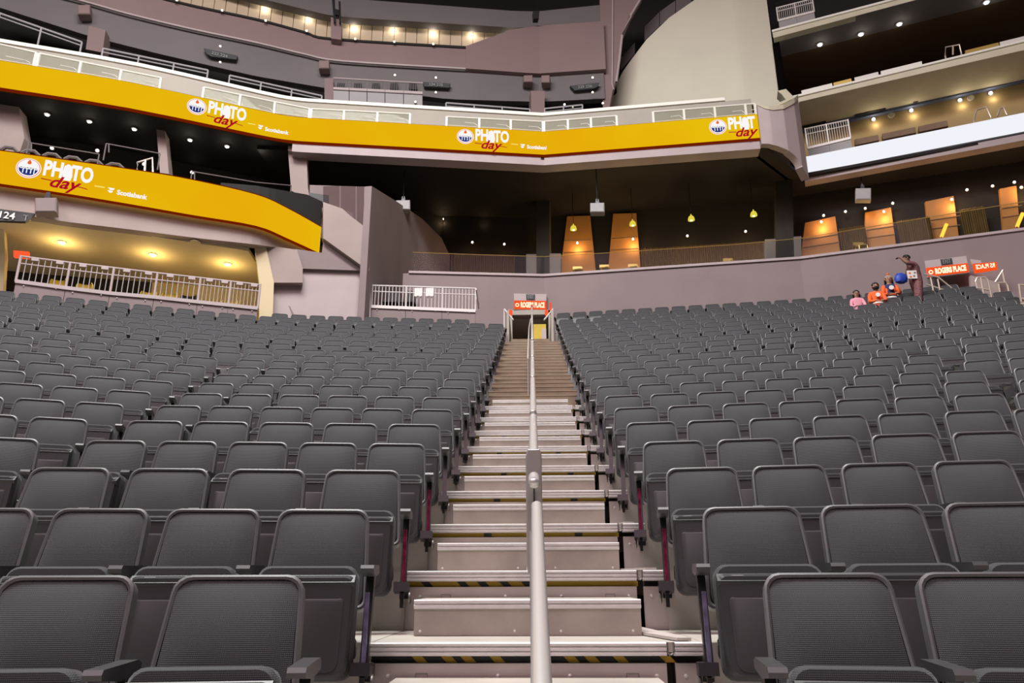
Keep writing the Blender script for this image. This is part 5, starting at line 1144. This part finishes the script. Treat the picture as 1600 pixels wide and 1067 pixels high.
def sit(name_u, k, s, mats, label, hairlen, skin, lean=0, beard=False, hat=False, dz=0, arms='lap', stripe=None):
    near = min((q for q in seats if q['side'] > 0 and q['k'] == k), key=lambda q: abs(proj(q['x'], q['y']-.2, q['z']+.8)[0]-name_u))
    t = thing('person', (near['x'], near['y']-.27, near['z']+dz), label, 'person', rz=near['rz'])
    J = {'pel': (0, .02, .50*s, .125*s), 'spi': (0, .04, .72*s, .125*s), 'che': (0, .03, .92*s, .135*s), 'nec': (0, .0, 1.05*s, .055*s), 'hd0': (0, -.02, 1.12*s, .075*s), 'hd1': (0, -.02, 1.19*s, .092*s), 'hd2': (0, -.01, 1.26*s, .080*s)}
    E = [('pel', 'spi', 0), ('spi', 'che', 0), ('che', 'nec', 0), ('nec', 'hd0', 1), ('hd0', 'hd1', 1), ('hd1', 'hd2', 1)]
    for e, n in ((-1, 'l'), (1, 'r')):
        J[n+'sh'] = (e*.16*s, .02, .98*s, .068*s); J[n+'el'] = (e*.205*s, -.10*s, .74*s, .054*s); J[n+'wr'] = (e*.11*s, -.28*s, .68*s, .038*s)
        J[n+'hi'] = (e*.09*s, -.02, .48*s, .095*s); J[n+'kn'] = (e*.12*s, -.40*s, .50*s, .068*s); J[n+'an'] = (e*.12*s, -.40*s, .10*s, .042*s); J[n+'to'] = (e*.13*s, -.55*s, .045*s, .035*s)
        E += [('che', n+'sh', 0), (n+'sh', n+'el', 2), (n+'el', n+'wr', 2), ('pel', n+'hi', 3), (n+'hi', n+'kn', 3), (n+'kn', n+'an', 3), (n+'an', n+'to', 4)]
        hand(J, E, n+'h', J[n+'wr'][:3], (e*.08*s, -.34*s, .665*s), (-e*.4, -.9, -.1), -e, 1); E.append((n+'wr', n+'hw', 1))
    skin_body('body', J, E, mats, t); head_parts(t, Vector((0, -.02, 1.19*s)), s, 0, skin, hairlen, beard, hat)
    if stripe:
        for z, m in stripe:
            MB().loft([[(r*math.cos(q)*1.12*s, .035+r*math.sin(q)*s, z*s+h) for q in [2*math.pi*i/16 for i in range(16)]] for h, r in ((-.022, .138), (.022, .138))], False, False).build('jersey_stripe', m, t, True, world=False)
            for e in (-1, 1): MB().tube([(e*.196*s, -.055*s, (z+.05)*s), (e*.203*s, -.085*s, (z+.02)*s)], .057*s, 10).build('sleeve_stripe', m, t, True, world=False)
        MB().prism([(.06*math.cos(q)*s+.01, -.16*s, (.90+.06*math.sin(q))*s) for q in [2*math.pi*i/14 for i in range(14)]], (0, .03, 0)).build('chest_crest', 'jersey_white', t, world=False)
    near['end'] = 'gap'
    ds = thing('folding_seat', (near['x'], near['y'], near['z']), 'folding seat pulled down under the %s' % ' '.join(label.split()[:7]).replace(' sitting', '').replace(' with', ''), 'seat', 'folding arena seats in rows', rz=near['rz'])
    inst('back_frame', HI['back_frame'], ds).scale = (.94, 1, 1); inst('back_cushion', HI['back_cushion'], ds).scale = (.94, 1, 1)
    MB().loft([[(x, y-.42, z) for x, y in outline(.40, .40, .38, .05, .05, 3)] for z in (.36, .37, .42, .43)]).build('seat_cushion', 'seat_cloth', ds, 40, world=False)
    MB().loft([[(x*.95, y*.95-.42, z) for x, y in outline(.40, .40, .38, .05, .05, 3)] for z in (.31, .36)]).build('seat_shell', 'seat_plastic', ds, 40, world=False)
    hp = -near['p']/2
    inst('armrest', HI['armrest'], ds, (hp, 0, 0)); inst('side_support', HI['side_support'], ds, (hp, 0, 0)); inst('mount_arm', HI['mount_arm'], ds, (hp, 0, 0))
    return t
sit(1327, 18, .80, ['shirt_pink', 'skin', 'shirt_pink', 'trousers', 'hair'], 'child in a pink top sitting beside the person in orange', .16, 'skin')
sit(1362, 18, .92, ['jersey_orange', 'skin', 'jersey_orange', 'trousers', 'hair'], 'bearded person in an orange jersey with pale sleeve stripes, sitting', 0, 'skin', beard=True, stripe=[(.70, 'jersey_white')])
sit(1391, 19, .98, ['jersey_navy', 'skin', 'jersey_orange', 'trousers', 'hair'], 'person in a navy and orange jersey with a knitted hat, sitting', .24, 'skin', hat=True, stripe=[(.66, 'jersey_white'), (.74, 'jersey_orange')])
# standing, turned to the side, one hand over the brow, a blue bag held in front
px_, k_ = 9.84, 19
yy_ = row_y(1, 20, px_)[0]-.57
t = thing('person', (px_, yy_, ZK(k_)), 'standing person in a long burgundy patterned dress shading the eyes with one hand', 'person', rz=0)
J = {'pel': (.02, 0, .88, .15), 'spi': (.03, 0, 1.08, .145), 'che': (.0, 0, 1.28, .14), 'nec': (-.07, 0, 1.42, .055), 'hd0': (-.11, 0, 1.48, .075), 'hd1': (-.13, 0, 1.55, .092), 'hd2': (-.12, 0, 1.62, .08)}
E = [('pel', 'spi', 0), ('spi', 'che', 0), ('che', 'nec', 0), ('nec', 'hd0', 1), ('hd0', 'hd1', 1), ('hd1', 'hd2', 1)]
for e, n in ((-1, 'l'), (1, 'r')):
    J[n+'sh'] = (-.01, e*.17, 1.34, .07); J[n+'hi'] = (.03, e*.09, .82, .12); J[n+'kn'] = (.03+e*.07, e*.10, .45, .11); J[n+'an'] = (.04+e*.10, e*.10, .09, .085); J[n+'to'] = (-.10+e*.10, e*.10, .04, .04)
    E += [('che', n+'sh', 0), ('pel', n+'hi', 0), (n+'hi', n+'kn', 0), (n+'kn', n+'an', 0), (n+'an', n+'to', 3)]
J['lel'] = (-.24, -.24, 1.34, .055); J['lwr'] = (-.30, -.12, 1.52, .038); E += [('lsh', 'lel', 0), ('lel', 'lwr', 1)]; hand(J, E, 'lh', (-.31, -.11, 1.535), (-.32, -.07, 1.57), (-.6, .8, .12), 1, 1); E.append(('lwr', 'lhw', 1))
J['rel'] = (-.10, .22, 1.08, .055); J['rwr'] = (-.34, .10, 1.06, .038); E += [('rsh', 'rel', 0), ('rel', 'rwr', 1)]; hand(J, E, 'rh', (-.36, .09, 1.06), (-.41, .06, 1.05), (-.9, -.2, -.3), 1, 1); E.append(('rwr', 'rhw', 1))
skin_body('body', J, E, ['dress', 'skin_dark', 'dress', 'hair'], t); head_parts(t, Vector((-.13, 0, 1.55)), 1, math.radians(-90), 'skin_dark', 0)
bg = thing('carry_bag', (px_-.40, yy_-.02, ZK(k_)+.84), 'blue bag with a pale printed square held by the standing person', 'bag')
lp = []
for z, rx, ry in ((.86, .08, .05), (.90, .15, .09), (1.00, .17, .10), (1.09, .13, .08), (1.14, .05, .03)): lp.append([(px_-.36+rx*math.cos(q)-.05*(1.1-z), yy_-.04+ry*math.sin(q), ZK(k_)+z) for q in [2*math.pi*i/14 for i in range(14)]])
MB().loft(lp).build('bag_body', 'bag_blue', bg, True)
MB().prism([(px_-.26, yy_-.19, ZK(k_)+.93), (px_-.02, yy_-.19, ZK(k_)+.93), (px_-.02, yy_-.19, ZK(k_)+1.15), (px_-.26, yy_-.19, ZK(k_)+1.15)], (0, .02, 0)).build('printed_square', 'jersey_white', bg)
for x, z in ((-.20, 1.08), (-.10, 1.0), (-.07, 1.09), (-.19, .98)): MB().prism([(px_+x+.03*math.cos(q), yy_-.196, ZK(k_)+z+.025*math.sin(q)) for q in [2*math.pi*i/8 for i in range(8)]], (0, .008, 0)).build('print_mark', 'jersey_orange' if x < -.1 else 'mauve', bg)
MB().tube([(px_-.44, yy_-.04, ZK(k_)+1.14), (px_-.42, yy_+.05, ZK(k_)+1.07), (px_-.38, yy_+.0, ZK(k_)+1.13)], .01, 6).build('strap', 'bag_blue', bg)
# the seats farther up: one joined object
LO = seat_meshes(2, True); order = ['seat_rim', 'seat_cloth', 'seat_plastic', 'arm_plastic', 'black_metal', 'seat_lip', 'black_seat']
V, Fc, MI = [], [], []
for nm, bld in LO.items():
    mi = order.index(SM[nm] if SM[nm] in order else 'seat_plastic')
    off = .24 if nm in ('armrest', 'side_support') else 0
    n0 = len(V); V += [(x+off, y, z) for x, y, z in bld.v]; Fc += [tuple(i+n0 for i in f) for f in bld.f]; MI += [mi]*len(Fc[len(MI):])
V = np.array(V); AV, AF, AM = [], [], []
for q, s in enumerate(seats[NIND:]):
    c, sn = math.cos(s['rz']), math.sin(s['rz']); m = V.copy()
    if s['side'] > 0: m[:, 0] *= -1
    m[:, 0] *= s['p']/.487*.985
    if s['end'] == 'gap': continue
    P = np.stack([s['x']+m[:, 0]*c-m[:, 1]*sn, s['y']+m[:, 0]*sn+m[:, 1]*c, s['z']+m[:, 2]], 1)
    b0 = len(V)*len(AV); AV.append(P); AF += [tuple(i+b0 for i in f) for f in Fc]; AM += MI
far = bpy.data.meshes.new('folding_seats'); far.from_pydata([tuple(p) for p in np.concatenate(AV)], [], AF); far.update()
for m in order: far.materials.append(M[m])
far.polygons.foreach_set('material_index', AM)
bm = bmesh.new(); bm.from_mesh(far); bmesh.ops.recalc_face_normals(bm, faces=bm.faces); bm.to_mesh(far); bm.free()
far.polygons.foreach_set('use_smooth', [True]*len(far.polygons)); far.set_sharp_from_angle(angle=math.radians(35))
tag(inst('folding_seats', far), 'rows of dark grey folding seats filling the upper tiers', 'seat', 'folding arena seats in rows', 'stuff')
